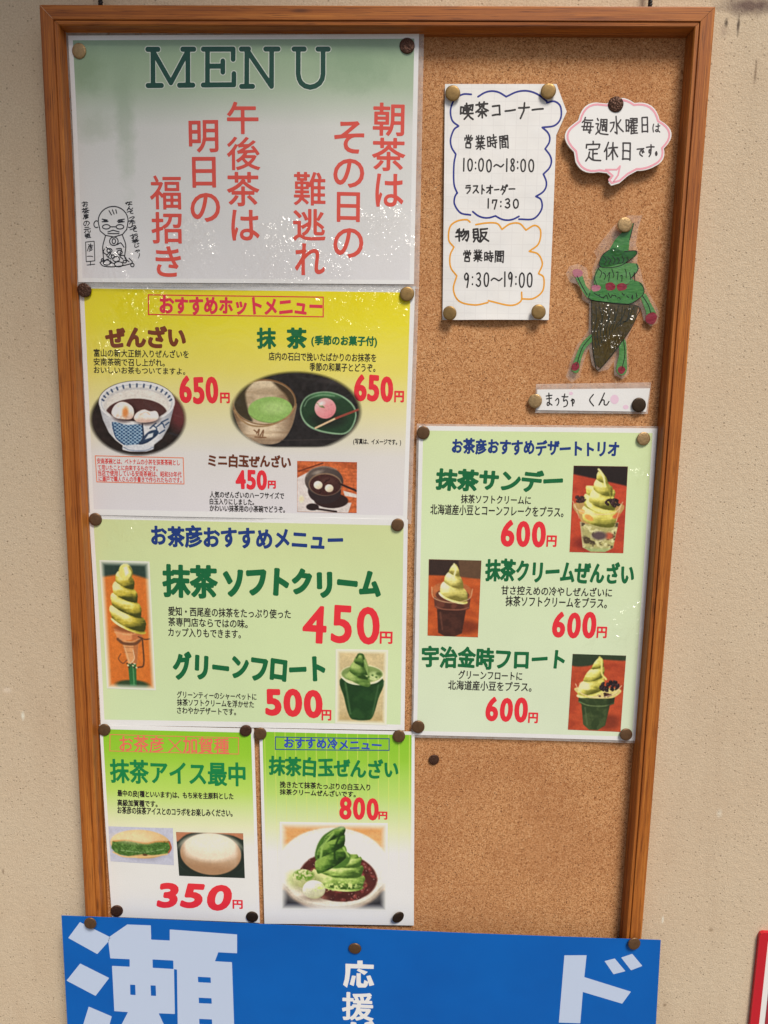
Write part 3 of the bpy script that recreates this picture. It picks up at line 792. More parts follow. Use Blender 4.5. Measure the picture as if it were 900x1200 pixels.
s.film([(77, 39), (497, 37), (491, 339), (89, 336)])
MEN = {'M': ["180,61 180,100;180,61 201,98;201,98 221,61;221,61 221,100;174,59 186,59;215,59 228,59;174,101 190,101;211,101 227,101"],
       'E': ["244,59 244,101;239,59 274,59;274,59 274,71;239,101 275,101;275,101 275,88;244,79 262,79;262,73 262,86"],
       'N': ["290,60 290,102;290,60 319,103;319,103 319,60;283.5,59 292,59;284,103 297,103;312,59 326.5,59"],
       'U': ["350,60 350,88 351,94 353.5,99 358,102.5 364,104 370,102.5 375,99 378,94 379,88 379,60;345,59 357,59;373,59 385,59"]}
bg_, b = Buf(), Buf()
for k in 'MENU':
    ln = [np.array([[float(v) for v in q.split(',')] for q in l.split()]) for l in MEN[k][0].split(';')]
    strokes(bg_, ln, s.h, 7.0); strokes(b, ln, s.h, 5.2)
s.lay('heading_outline', bg_, ink((196, 204, 192)), label='pale outline around the word MENU')
s.lay('heading', b, ink((22, 66, 50)), label='dark green word MENU in slab letters')
for col in ([('朝', 437, 121, 474, 160), ('茶', 436, 162, 475, 201), ('は', 440, 204, 473, 243)],
            [('そ', 392, 143, 427, 181), ('の', 391, 187, 427, 221), ('日', 395, 226, 422, 261), ('の', 391, 268, 426, 303)],
            [('難', 345, 203, 382, 242), ('逃', 344, 246, 382, 283), ('れ', 346, 286, 381, 323)],
            [('午', 267, 121, 304, 159), ('後', 267, 162, 306, 201), ('茶', 267, 203, 305, 243), ('は', 272, 247, 305, 283)],
            [('明', 222, 142, 257, 180), ('日', 226, 185, 254, 221), ('の', 224, 227, 259, 261)],
            [('福', 176, 206, 213, 246), ('招', 178, 249, 214, 286), ('き', 183, 289, 213, 325)]):
    s.print('verse_line', [(c[0], c[1:], dict(bold=.62 if c[0] not in '難後福' else .45)) for c in col], (204, 76, 62))
# little line drawing of a bald tea master
def arc(cx, cy, rx, ry, a0, a1, n=18, rot=0):
    t = np.radians(np.linspace(a0, a1, n)); return np.stack([cx + rx*np.cos(t), cy + ry*np.sin(t)], 1)
b = Buf()
D = [arc(133, 259, 17.5, 17, 165, 375), np.array([[116, 263], [118, 271], [124, 276], [134, 278], [144, 275], [149, 269], [150, 263]]),
     arc(113.5, 263, 3, 4, 60, 320), arc(152.5, 263, 3, 4, -140, 120), np.array([[128, 247], [131, 252]]), np.array([[132, 246], [134, 251]]), np.array([[136, 246], [137, 250]]),
     np.array([[120, 257], [126, 258]]), np.array([[120, 260], [126, 260]]), np.array([[139, 258], [146, 257]]), np.array([[139, 261], [146, 260]]),
     arc(125, 266, 4.5, 2.6, 0, 360), arc(141, 266, 4.5, 2.6, 0, 360), np.array([[129.5, 266], [136.5, 266]]), np.array([[127, 272], [133, 270], [140, 272]]), np.array([[127, 274], [140, 274]]),
     smooth([[124, 277], [121, 290], [122, 304], [118, 308]]), smooth([[144, 276], [148, 288], [147, 302], [152, 307]]), arc(134, 283, 5, 5, 0, 360), arc(134, 283, 2, 3, 0, 360),
     smooth([[125, 290], [130, 294], [126, 300], [131, 304]]), smooth([[137, 292], [143, 292], [141, 300], [145, 304]]), arc(129, 294, 3, 2.5, 0, 360), arc(141, 296, 3, 2.5, 0, 360),
     smooth([[118, 308], [122, 312], [134, 313], [148, 311], [156, 308], [152, 303]]), arc(126, 308, 4, 3, 0, 360), arc(140, 310, 5, 3, 0, 360), arc(156, 311, 2, 2, 0, 360), arc(121, 305, 1.5, 1.5, 0, 360), arc(147, 307, 2, 1.5, 0, 360), arc(133, 301, 2, 2, 0, 360), smooth([[126, 299], [122, 296], [123, 292]]), smooth([[138, 287], [142, 285], [146, 290]]), arc(137, 304, 4, 3, 0, 360), np.array([[128, 301], [130, 297], [132, 300]]), smooth([[130, 306], [134, 309], [139, 306]]), np.array([[122, 258.5], [127, 259.5]]), np.array([[138, 259.5], [144, 259]]), smooth([[122, 308], [127, 304], [131, 309]]), smooth([[141, 300], [146, 300], [150, 306]])]
for g in lines_by_cell(D): strokes(b, g, s.h, 1.15, 0.32)
s.lay('cartoon', b, ink(BLACK), label='small black line drawing of a seated bald man')
b = Buf()
strokes(b, [np.array([[101, 284], [111, 283], [112, 306], [102, 307], [101, 284]]), np.array([[107, 307], [107, 311]]), np.array([[103, 311], [112, 310]])], s.h, 0.9, 0.32)
hand(b, '彦一', (102.5, 286, 110.5, 305), s.h, 0.9, vertical=True)
hand(b, 'お茶彦の元祖', (97, 236, 106, 280), s.h, 0.95, vertical=True, rot=-0.09)
hand(b, 'なんてったって', (149, 236, 160, 273), s.h, 0.95, vertical=True, rot=-0.20)
hand(b, 'お茶じゃ!', (155, 273, 166, 303), s.h, 0.95, vertical=True, rot=-0.24)
s.lay('cartoon_caption', b, ink(BLACK))

# ------------------------------------------------------------------ hot drinks poster
q = [(93, 330.5), (486.5, 335.5), (477, 611), (106, 603)]
c1 = P(290, 470, 0.002)
s = Sheet('menu_poster', q, 0.0021, 'yellow and white hot drinks poster with bowl photos, under the MENU poster', 'poster',
          lambda X, Z: 0.0010 * np.sin((X - c1[0]) * 20) * np.sin((Z - c1[1]) * 14 + 1) + 0.0008, 'laminated menu posters')
s.sheet('paper_sheet', paper_mat('hot_print', [(0.0, A(232, 202, 20)), (0.16, A(228, 206, 48)), (0.36, A(216, 205, 100)), (0.55, A(212, 206, 160)), (0.72, A(208, 205, 202)), (1.0, A(208, 205, 210))], 1.0,
        crinkles=(cr(165, 370, 34, .55), cr(120, 425, 26, .45), cr(415, 360, 40, .5), cr(455, 355, 24, .5)), border=(0.013, 0.026)))
s.film([(90, 332), (491, 337), (482, 614), (102, 605)])
s.frame('heading_box', [(174, 345.5), (379, 348.5), (379, 371.5), (174, 368.5)], (206, 44, 56), 1.3)
s.print('heading', [('おすすめホットメニュー', (187, 348, 378, 369.5), dict(bold=.85, jit=1))], (206, 44, 70))
s.print('dish_name', [('ぜんざい', (123, 382, 218, 408), dict(bold=1.35, jit=1))], (112, 54, 30), label='brown dish name zenzai')
s.print('description', [('富山の新大正餅入りぜんざいを', (110, 409.5, 221, 419)), ('安南茶碗で召し上がれ。', (110, 420, 193, 429)), ('おいしいお茶もついてますよ。', (110, 430, 217, 438.5))], BLACK, bold=.14, cell=.32)
def price(s, digits, box, ybox, col=RED, bold=1.5, shear=0.0):
    b = Buf(); text(b, digits, box, s.h, bold=bold, jit=.5, shear=shear); text(b, '円', ybox, s.h, bold=.55, cell=.35)
    return s.lay('price', b, ink(col))
price(s, '650', (210, 441, 256, 473), (258, 460, 269.5, 472.5))
s.frame('note_box', [(112, 534), (215, 536.5), (216, 567), (114, 564.5)], (216, 120, 84), 1.0)
s.print('small_note', [('安南茶碗とは、ベトナムの小丼を抹茶茶碗とし', (114, 537.5, 211, 544.5)), ('て用いたことに由来するものです。', (115, 545, 185, 551.5)),
        ('当店で使用している安南茶碗は、昭和50年代', (115, 551.5, 213, 558.5)), ('に瀬戸で職人さんの手書きで作られたものです。', (116, 558.5, 213, 565))], (200, 70, 66), bold=.12, cell=.28)
s.print('dish_name', [('抹', (301, 384, 324, 409), dict(bold=.95)), ('茶', (336, 384, 360, 409), dict(bold=1.05))], GREEN, label='green dish name matcha')
s.print('dish_note', [('(季節のお菓子付)', (365, 393.5, 442, 407), dict(bold=.42))], GREEN)
s.print('description', [('店内の石臼で挽いたばかりのお抹茶を', (315, 413.5, 441, 423.5)), ('季節の和菓子とどうぞ。', (363, 425.5, 440, 435.5))], BLACK, bold=.14, cell=.32)
price(s, '650', (415, 440, 461, 471), (462, 458, 473.5, 471.5))
s.print('small_note', [('(写真は、イメージです。)', (414, 514, 470, 522))], BLACK, bold=.15, cell=.28)
s.print('dish_name', [('ミニ白玉ぜんざい', (244, 532.5, 341, 547.5), dict(bold=.6, jit=1))], BROWN, label='brown dish name mini shiratama zenzai')
price(s, '450', (276, 550.5, 313, 573.5), (314, 563, 323.5, 572.5), bold=1.2)
s.print('description', [('人気のぜんざいのハーフサイズで', (246, 576, 333, 584)), ('白玉入りにしました。', (246, 584, 298, 591.5)), ('かわいい抹茶用の小茶碗でどうぞ。', (246, 592, 334, 600))], BLACK, bold=.16, cell=.28)
# bowl of zenzai
p = Pic(104, 442, 222, 538, (36, 27, 25)); p.grain(.25, 6)
p.E(214, 478, 14, 26, (104, 46, 48), 0.2, 8, .8)
body = p.poly(tuple([(117.5, 478), (121, 492), (128, 507), (136, 516), (144, 522), (144, 527), (152, 529), (172, 529), (180, 526), (181, 521), (190, 514), (198, 500), (203.5, 478)]))
p.mix(body, (206, 206, 208)); p.mix(body * np.clip((p.X - 180) / 26, 0, 1), (140, 144, 152)); p.mix(body * np.clip((140 - p.X) / 24, 0, 1), (168, 170, 176))
pat = p.poly([(132, 495), (149, 498), (166, 498), (167, 511), (161, 521), (146, 521), (136, 512)])
p.mix(pat, (44, 84, 124)); l1 = np.abs(((p.X + p.Y * 1.3) / 5.2) % 1 - .5); l2 = np.abs(((p.X - p.Y * 1.3) / 5.2) % 1 - .5); p.mix(pat * (np.minimum(l1, l2) < .12) * .9, (176, 196, 208)); p.mix(pat * ((l1 > .3) & (l2 > .3)), (24, 52, 92))
p.L([(167, 497), (168, 512), (163, 521)], 1.6, (24, 40, 66)); p.L([(132, 495), (136, 512), (146, 521)], 1.2, (40, 64, 96))
p.G([(165, 520), (169, 511), (176, 505), (184, 504), (186, 508), (180, 514), (172, 519)], (40, 58, 84)); p.G([(170, 515), (174, 509), (180, 507), (179, 512)], (198, 204, 210)); p.L([(164, 521), (174, 517), (183, 509)], 1.6, (30, 46, 72))
for a in ([(176, 502), (180, 499), (184, 503), (180, 505)], [(184, 500), (190, 496), (193, 501)], [(189, 495), (197, 491)], [(187, 508), (193, 504)], [(179, 499), (183, 496)], [(194, 498), (198, 495)]): p.L(a, 1.5, (44, 66, 96))
p.E(162, 525, 18, 4.2, (196, 198, 204)); p.L([(145, 524), (153, 527.5), (170, 528), (180, 524)], 1.0, (120, 130, 150))
p.E(160.5, 471, 44.5, 24.5, (222, 220, 218)); p.E(160.5, 472, 42, 22, (176, 182, 190)); p.E(160.5, 472.6, 40.5, 21.5, (216, 212, 206)); p.E(160.5, 473.5, 38, 19.6, (184, 182, 182), 0, 2); p.E(161, 475, 37, 18.6, (212, 206, 198), 0, 2)
for k in range(15):
    an = math.radians(188 + k * 164 / 14); p.L([(160.5 + 41*math.cos(an), 471 + 21*math.sin(an)), (160.5 + 39*math.cos(an), 472 + 18.8*math.sin(an))], 2.0, (64, 78, 104))
inn, _, _ = p.ell(160.5, 472.4, 39.5, 21); soup, _, _ = p.ell(160, 485, 36, 18); p.mix(inn * soup, (74, 44, 42)); p.mix(inn * soup * np.clip((p.Y - 484) / 10, 0, 1), (52, 28, 28))
p.E(146, 484, 15, 11, (40, 20, 20), 0, 4, .7); p.E(172, 490, 15, 8, (36, 18, 18), 0, 4, .7)
mo = p.poly([(131, 484), (134, 476), (141, 471), (149, 472), (156, 478), (157, 486), (153, 491), (143, 491), (135, 489)]); nm = p.noise(7, 7, 15); p.mix(mo, (240, 222, 208)); p.mix(mo * np.clip((p.Y - 482) / 9, 0, .8), (200, 164, 146)); p.mix(mo * np.clip((nm - .52) * 6, 0, .7), (252, 246, 240)); p.mix(mo * p.ell(147, 483, 3.5, 6, .1, 3)[0], (206, 132, 74))
mo = p.poly([(157, 490), (160, 484), (168, 480), (176, 482), (183, 482), (186, 488), (182, 493), (170, 495), (161, 494)]); p.mix(mo, (236, 216, 202)); p.mix(mo * np.clip((nm - .5) * 6, 0, .8), (252, 244, 236)); p.mix(mo * np.clip((p.Y - 488) / 6, 0, .8), (196, 160, 144)); p.L([(164, 486), (171, 483), (176, 486)], 1, (208, 176, 158))
p.finish()
m1, _, _ = p.ell(162, 491, 55, 42, 0, 4); p.feather(np.maximum(m1, p.ell(160.5, 471, 45, 25)[0])); p.put(s, 'printed photo of a blue and white bowl of zenzai with two rice cakes')
# matcha bowl and sweet on a dark tray
p = Pic(268, 432, 425, 527, (34, 31, 32)); p.grain(.3, 5)
p.E(392, 448, 18, 3, (60, 54, 54), .15, 4, .7)
body = np.maximum(p.poly([(273, 474), (276, 490), (282, 504), (291, 514), (303, 519.5), (322, 520), (334, 513), (342, 500), (346, 486), (347, 472), (330, 480), (310, 486), (290, 482)]), 0)
p.mix(body, (206, 186, 158)); st = p.noise(34, 3.5, 11, 3); p.mix(body * np.clip((st - .5) * 3, 0, .8), (164, 136, 106)); p.mix(body * np.clip((p.noise(30, 4, 13) - .6) * 5, 0, .8), (228, 212, 186)); p.mix(body * np.clip((p.X - 322) / 24, 0, .8), (112, 88, 66)); p.mix(body * np.clip((292 - p.X) / 18, 0, .85), (96, 72, 50)); p.mix(body * np.clip((p.Y - 510) / 10, 0, .6), (104, 80, 60))
for a in ([(301, 508), (304, 503), (303, 510)], [(305, 511), (309, 504), (308, 511)], [(299, 512), (312, 512.5)], [(298, 504), (302, 507)]): p.L(a, 1.2, (110, 74, 48))
p.E(310, 471, 37.5, 27, (116, 84, 54)); p.E(310, 471.5, 36, 25.4, (184, 164, 136)); inn = p.ell(310, 471.5, 35.6, 25)[0]
p.mix(inn * np.clip((p.noise(26, 4, 12) - .48) * 3, 0, .5), (152, 130, 102)); p.mix(inn * np.clip((p.X - 318) / 26, 0, .6), (118, 94, 66)); p.mix(inn * np.clip((458 - p.Y) / 10, 0, .6), (212, 196, 166))
p.mix(inn * p.poly([(272, 484), (278, 462), (288, 448), (297, 447), (288, 460), (291, 480), (296, 494), (284, 490)], 3), (58, 50, 34)); p.mix(inn * p.poly([(318, 445), (332, 449), (345, 462), (348, 484), (342, 478), (336, 464), (328, 456)], 3), (64, 50, 34))
tea = p.ell(317, 480, 26, 15, -.05)[0] * inn; p.mix(tea, (136, 172, 92)); p.mix(tea * p.ell(322, 478, 15, 7, 0, 6)[0], (160, 190, 116)); p.L([(294, 487), (304, 493), (322, 495), (340, 487)], 1.0, (110, 134, 70), amt=.8)
p.L([(275, 481), (283, 492), (297, 499), (318, 498), (338, 488), (346, 476)], 1.8, (150, 120, 84))
p.mix(p.poly([(352, 478), (358, 466), (370, 460), (386, 459), (402, 464), (414, 474), (418, 486), (414, 500), (406, 508), (394, 509), (376, 506), (362, 500), (354, 490)], 1.2), (132, 164, 132))
dish = p.poly([(353.5, 478), (359, 467), (370, 461.5), (386, 460.5), (401, 465.5), (412.5, 475), (416.4, 486), (412.5, 499), (405, 506.5), (394, 507.2), (376, 504), (363, 498), (355.5, 489)], 1.2)
p.mix(dish, (32, 58, 38)); p.mix(dish * np.clip((468 - p.Y) / 6, 0, 1), (70, 116, 76)); p.mix(dish * p.ell(384, 492, 20, 9, 0, 6)[0], (26, 36, 28))
p.ball(381.5, 478.5, 12.5, 12, (240, 176, 176), (196, 116, 122)); p.L([(374, 470), (383, 476), (390, 474)], .9, (206, 132, 138)); p.G([(371, 472), (377, 473), (381, 478), (375, 477)], (84, 110, 60))
p.L([(370, 501.5), (394, 490)], 2.2, (214, 176, 140)); p.L([(394, 490), (420, 480)], 2.6, (138, 66, 54))
p.L([(330, 516), (420, 514)], 1.0, (66, 58, 56), amt=.6); p.L([(357, 476), (362, 468), (376, 463), (392, 464)], 1.2, (150, 180, 150), 1.2, amt=.6); p.E(377, 473, 4, 2.5, (252, 214, 212), -.3, 3); p.finish()
m1 = p.ell(347, 482, 75, 46, 0, 4)[0] * np.clip((523.5 - p.Y) / 2.5 + .5, 0, 1); p.feather(m1); p.put(s, 'printed photo of a matcha bowl beside a pink sweet on a green dish')
# mini zenzai
p = Pic(348, 540, 418, 600, (190, 98, 54)); gr = p.noise(40, 2, 21, 3); p.mix(np.clip((gr - .45) * 3, 0, .7), (150, 70, 36)); p.grain(.15, 2)
p.G([(348, 560), (366, 550), (376, 600), (348, 600)], (206, 196, 192)); p.G([(372, 590), (412, 588), (408, 600), (372, 600)], (200, 190, 186)); p.L([(350, 552), (378, 542)], 1.5, (98, 46, 30))
p.E(388, 586, 20, 9, (44, 26, 26)); p.E(380, 575, 19.5, 15, (44, 32, 34)); p.ball(379.5, 563, 22.5, 17.5, (98, 86, 80), (46, 36, 36)); p.E(381, 567, 19.5, 13.5, (128, 104, 84)); p.E(381, 567.6, 18.4, 12.4, (60, 32, 30)); p.E(384, 563, 10, 5, (86, 54, 48), 0, 4, .6)
p.beans(p.ell(381, 567.6, 17, 11)[0], 30, (62, 30, 28), (120, 84, 76), 4, 1.4)
p.ball(372.5, 568, 5.2, 4.8, (250, 244, 228), (196, 176, 150)); p.ball(385.5, 571.5, 5, 4.6, (246, 240, 222), (192, 172, 146))
p.E(366, 594, 7.5, 4.2, (36, 22, 24)); p.L([(370, 596), (394, 599)], 2.2, (40, 24, 24)); p.L([(398, 566), (418, 574)], 2.4, (48, 28, 26)); p.G([(402, 574), (418, 578), (418, 582), (404, 580)], (206, 196, 190)); p.E(353, 585, 3, 4, (222, 208, 176), 0, 2)
p.L([(359, 558), (364, 550), (378, 546), (394, 549)], 1.2, (150, 132, 116), 1.5, amt=.7); p.E(372, 553, 6, 2, (190, 176, 160), -.3, 2, .5); p.finish()
p.put(s, 'printed photo of a small dark bowl with two white dumplings', [(348.5, 540), (418.5, 541.5), (418, 601), (348.5, 599.5)])

# ------------------------------------------------------------------ soft cream poster
q = [(105, 600.5), (478, 608.5), (474, 855), (119, 849)]
c2 = P(290, 730, 0.001)
s = Sheet('menu_poster', q, 0.0011, 'light green poster with a soft cream cone photo, priced 450 and 500 yen', 'poster',
          lambda X, Z: 0.0016 * np.sin((X - c2[0]) * 18 + 2) * np.cos((Z - c2[1]) * 17) + 0.0015, 'laminated menu posters')
PG = [(0.0, A(196, 206, 150)), (0.4, A(196, 212, 162)), (1.0, A(196, 214, 170))]
s.sheet('paper_sheet', paper_mat('soft_cream_print', PG, 0.8, crinkles=(cr(150, 625, 36, .3),), border=(0.013, 0.028)))
s.print('heading', [('お茶彦おすすめメニュー', (177, 617, 402, 642.5), dict(bold=1.0, jit=.8))], NAVY)
s.print('dish_name', [('抹茶', (191, 661, 256, 700), dict(bold=1.6, jit=.3)), ('ソフトクリーム', (263, 666, 447, 699), dict(bold=2.1, jit=1))], GREEN, label='green dish name matcha soft cream')
s.print('description', [('愛知・西尾産の抹茶をたっぷり使った', (198, 711.5, 341, 722.5)), ('茶専門店ならではの味。', (198, 723.5, 291, 734)), ('カップ入りもできます。', (198, 735.5, 283, 746))], BLACK, bold=.2, cell=.34)
price(s, '450', (355, 709, 445, 753.5), (445, 740, 460, 754.5), bold=1.45)
s.print('dish_name', [('グリーンフロート', (203, 765, 381, 797), dict(bold=1.7, jit=1))], GREEN, label='green dish name green float')
s.print('description', [('グリーンティーのシャーベットに', (208, 810, 301, 818.5)), ('抹茶ソフトクリームを浮かせた', (208, 819, 298, 827.5)), ('さわやかデザートです。', (208, 828, 277, 836.5))], BLACK, bold=.18, cell=.3)
price(s, '500', (311, 807, 378, 839.5), (377, 831, 388.5, 843.5), bold=2.0)
p = Pic(117, 656, 176, 806, (202, 112, 44)); p.mix(np.clip((p.noise(14, 60, 31) - .4) * 1.2, 0, .6), (176, 88, 34)); p.G([(117, 656), (176, 656), (176, 677), (150, 670), (117, 676)], (40, 60, 52), 3)
p.E(148, 801, 20, 6, (46, 66, 40), 0, 2); p.G([(144, 776), (154, 776), (153, 802), (145, 802)], (38, 100, 54)); p.L([(150, 778), (150, 800)], 1.2, (90, 150, 96))
p.G([(138, 750), (158, 750), (155, 776), (144, 776)], (208, 148, 96)); p.G([(152, 751), (158, 750), (155, 776), (151, 776)], (172, 108, 64)); p.L([(139, 757), (157, 757)], .8, (166, 104, 62)); p.L([(140, 763), (156, 763)], .7, (176, 116, 72))
p.G([(129, 736), (166.5, 731), (161.5, 747), (134, 750)], (214, 142, 92)); p.G([(152, 734), (166.5, 731), (161.5, 747), (150, 749)], (176, 104, 62), 2); p.L([(130, 740), (148, 742), (165, 737)], 1.2, (232, 172, 120), 1.5, amt=.7)
p.L([(133.5, 748), (140, 752.5), (154, 752.5), (162, 746)], 3.4, (104, 66, 42), 1.2); p.L([(135, 747.5), (148, 750.5), (160, 746.5)], 1, (196, 150, 108), amt=.8)
p.E(147, 735, 17, 5, (120, 66, 34), 0, 3, .8)
p.soft([(658, 148), (670, 145.5), (690, 144), (710, 144.5), (736, 147)], 660, 733, 3, 21, 5.2, ((246, 238, 160), (186, 170, 62), (58, 62, 20)), slant=.75, curv=.34, pw=.62, seed=41, bulge=.2, contrast=1.25)
p.G([(139, 672), (141, 664), (147, 659.5), (152, 661), (155, 668), (152, 676), (144, 678)], (220, 208, 116), 2); p.G([(145, 664), (149, 662), (151, 670), (147, 674)], (250, 244, 196), 2); p.L([(152, 663), (155, 670), (151, 678)], 1.4, (120, 112, 40), 1.5)
p.L([(136, 765), (133, 771), (138, 776), (143, 772)], 1.0, (96, 60, 40)); p.L([(151, 760), (152, 770), (147, 776)], .9, (226, 196, 160)); p.L([(141, 756), (146, 775)], .9, (228, 190, 146), amt=.7)
for k in range(9): p.E(143 + (k * 7) % 12, 776 + (k % 3) * 2.2, 1.1, .9, (226, 206, 170) if k % 2 else (70, 46, 26), 0, .6)
p.L([(158, 744), (166, 747), (172, 746)], 1.2, (78, 48, 30)); p.L([(163, 748), (163, 776), (156, 780)], 1.8, (82, 52, 32))
p.finish(.5)
e = np.minimum(np.minimum(p.X - 117, 176 - p.X), np.minimum(p.Y - 656, 806 - p.Y)); p.mix(np.clip(1 - (e - 1) / 5.5, 0, 1), (222, 226, 206)); p.put(s, 'printed photo of a green soft cream cone in a holder', [(117, 656), (176, 657.5), (183.5, 808), (126, 806)])
p = Pic(395, 761, 453, 848, (196, 178, 134)); p.grain(.08, 20); p.mix(np.clip((p.Y - 830) / 20, 0, .6), (170, 146, 96))
p.G([(402, 794), (447, 794), (443, 818), (437, 839), (430, 843), (418, 843), (411, 839), (405, 818)], (24, 58, 26)); p.mix(p.poly([(402, 794), (447, 794), (443, 818), (437, 839), (430, 843), (418, 843), (411, 839), (405, 818)]) * np.clip((p.noise(12, 12, 51) - .4) * 2, 0, .5), (46, 84, 40)); p.L([(406, 800), (412, 836)], 1.6, (70, 104, 62), 2); p.L([(443, 802), (437, 836)], 1.2, (64, 96, 58), 2)
p.E(424.5, 790, 24.5, 11.5, (206, 204, 160)); p.E(424.5, 789.6, 22.8, 9.8, (118, 140, 80)); p.L([(402, 794), (410, 800), (424, 802), (440, 799), (447, 793)], 1.4, (222, 220, 186))
p.G([(405, 794), (408, 788), (414, 780), (418, 772), (420, 766), (425, 767), (429, 774), (432, 784), (434, 796), (420, 799)], (98, 128, 62), 1.5); p.L([(422, 768), (424, 780), (417, 796)], 2.6, (66, 96, 40), 2); p.L([(426, 771), (430, 784), (428, 796)], 2, (142, 166, 98), 2); p.E(438, 790, 6, 3.5, (160, 180, 118), 0, 2); p.E(410, 792, 5, 3, (150, 172, 106), 0, 2); p.L([(414, 784), (411, 794)], 1.5, (146, 170, 100), 2); p.soft([(764, 424), (772, 420.5), (784, 419), (798, 420)], 767, 799, 2, 13, 2.6, ((158, 180, 104), (92, 124, 56), (36, 66, 22)), slant=.9, curv=.3, pw=.8, seed=52, contrast=1.2)
p.L([(418, 771), (421, 766.5), (425, 767.5), (426, 772)], 2.2, (52, 84, 34)); p.E(437, 794, 5, 3, (196, 206, 150), .2, 1.5, .8); p.E(443, 789, 3, 2, (60, 86, 38), .2, 1.5, .8)
for k in range(8): p.E(428 + k * 2.1, 791 + (k * 5 % 4), 1.6, 1, (176, 192, 128) if k % 2 else (64, 96, 44), .4, .8)
p.finish(.5)
e = np.minimum(np.minimum(p.X - 395, 453 - p.X), np.minimum(p.Y - 761, 848 - p.Y)); p.mix(np.clip(1 - (e - 1.5) / 4, 0, 1), (220, 222, 200)); p.put(s, 'printed photo of a green float in a clear plastic cup', [(393.5, 760), (455, 761.5), (453, 849), (393, 847)])

# ------------------------------------------------------------------ dessert trio poster
q = [(491, 499), (770, 502), (745, 868), (484, 861)]
c3 = P(630, 680, 0.003)
s = Sheet('menu_poster', q, 0.0034, 'light green dessert trio poster with three photos and three 600 yen prices', 'poster',
          lambda X, Z: 0.0008 * np.sin((Z - c3[1]) * 17 + 1) * np.cos((X - c3[0]) * 13) + 0.0006, 'laminated menu posters')
s.sheet('paper_sheet', paper_mat('trio_print', [(0.0, A(196, 212, 160)), (0.3, A(200, 220, 174)), (1.0, A(204, 226, 190))], 0.9, crinkles=(cr(742, 560, 30, .3), cr(738, 735, 34, .4), cr(690, 750, 26, .3)), border=(0.018, 0.014)))
s.film([(488.5, 496.5), (772.5, 499.5), (747.5, 871), (482, 864)])
s.print('heading', [('お茶彦おすすめデザートトリオ', (529, 515, 725, 534), dict(bold=.7, jit=.8))], NAVY)
s.print('dish_name', [('抹茶サンデー', (510, 549.5, 659, 576), dict(bold=1.25, jit=.8))], GREEN, label='green dish name matcha sundae')
s.print('description', [('抹茶ソフトクリームに', (540, 580, 622, 590.5)), ('北海道産小豆とコーンフレークをプラス。', (504, 592, 660, 604.5))], BLACK, bold=.2, cell=.33)
price(s, '600', (587, 609.5, 639.5, 640.5), (640, 627, 652, 640.5), bold=1.45)
s.print('dish_name', [('抹茶クリームぜんざい', (568, 656, 743, 683), dict(bold=1.0, jit=.8))], GREEN, label='green dish name matcha cream zenzai')
s.print('description', [('甘さ控えめの冷やしぜんざいに', (587, 687, 717, 698)), ('抹茶ソフトクリームをプラス。', (592, 699, 711, 711.5))], BLACK, bold=.2, cell=.33)
price(s, '600', (647, 716.5, 698.5, 747.5), (699, 734, 711, 747.5), bold=1.45)
s.print('dish_name', [('宇治金時フロート', (494, 758, 662, 784), dict(bold=1.0, jit=.8))], GREEN, label='green dish name uji kintoki float')
s.print('description', [('グリーンフロートに', (537, 786, 612, 796.5)), ('北海道産小豆をプラス。', (525, 798, 623, 809.5))], BLACK, bold=.2, cell=.33)
price(s, '600', (569, 817.5, 618.5, 846.5), (619, 835, 630.5, 847.5), bold=1.45)
CREAM = ((242, 236, 160), (196, 188, 88), (92, 92, 30))
# sundae
p = Pic(668, 546, 735, 648, (180, 68, 44)); p.mix(np.clip((p.noise(30, 10, 61) - .4) * 2, 0, .6), (150, 50, 36)); p.G([(668, 546), (735, 546), (735, 569), (700, 562), (668, 556)], (34, 26, 26), 2)
p.E(690, 637, 18, 8, (110, 36, 30), 0, 6, .8); p.G(tuple([(679, 612), (727, 612), (722, 642), (712, 647), (694, 647), (684, 642)]), (166, 160, 104)); cup = p.poly(tuple([(679, 612), (727, 612), (722, 642), (712, 647), (694, 647), (684, 642)]))
nn = p.noise(6, 5, 62); p.mix(cup * np.clip((nn - .5) * 6, 0, 1), (206, 202, 150)); p.mix(cup * np.clip((p.noise(5, 4, 63) - .58) * 9, 0, 1), (74, 62, 44)); p.mix(cup * p.ell(716, 628, 5, 4, 0, 3)[0], (176, 86, 60)); p.mix(cup * p.ell(704, 628, 9, 5, 0, 3)[0], (86, 70, 72)); p.mix(cup * np.clip((682 - p.X + (p.Y - 612) * .16) / 3, 0, 1), (190, 170, 130)); p.mix(cup * np.clip((p.Y - 641) / 4, 0, 1), (150, 166, 110))
p.G([(672, 590), (730, 590), (726, 606), (720, 614), (686, 614), (678, 606)], (176, 140, 84)); p.soft([(580, 702), (620, 702)], 570, 613, 16, 21, 3.0, CREAM, slant=.4, curv=.3, pw=.6, seed=64); p.E(690, 607, 6, 3, (214, 150, 76), .5, 1.2); p.E(724, 604, 5, 3, (196, 104, 60), -.5, 1.2); p.E(681, 600, 4, 3, (224, 170, 96), .3, 1.2)
p.soft([(550, 700), (560, 703), (575, 705), (596, 703)], 553, 597, 2.5, 20, 3.4, CREAM, slant=.6, curv=.34, pw=.85, seed=65, contrast=1.1); p.L([(699, 550), (702, 553), (706, 560), (708, 570)], 2.4, (236, 230, 156), 1.5); p.L([(708, 560), (713, 574), (716, 584)], 1.3, (140, 136, 56), 1.5)
p.beans(p.ell(678, 585, 7.5, 5)[0], 14, (50, 30, 30), (120, 96, 92), 66, 2); p.beans(p.ell(719, 589, 10, 5.5)[0], 22, (46, 28, 30), (130, 106, 100), 67, 2)
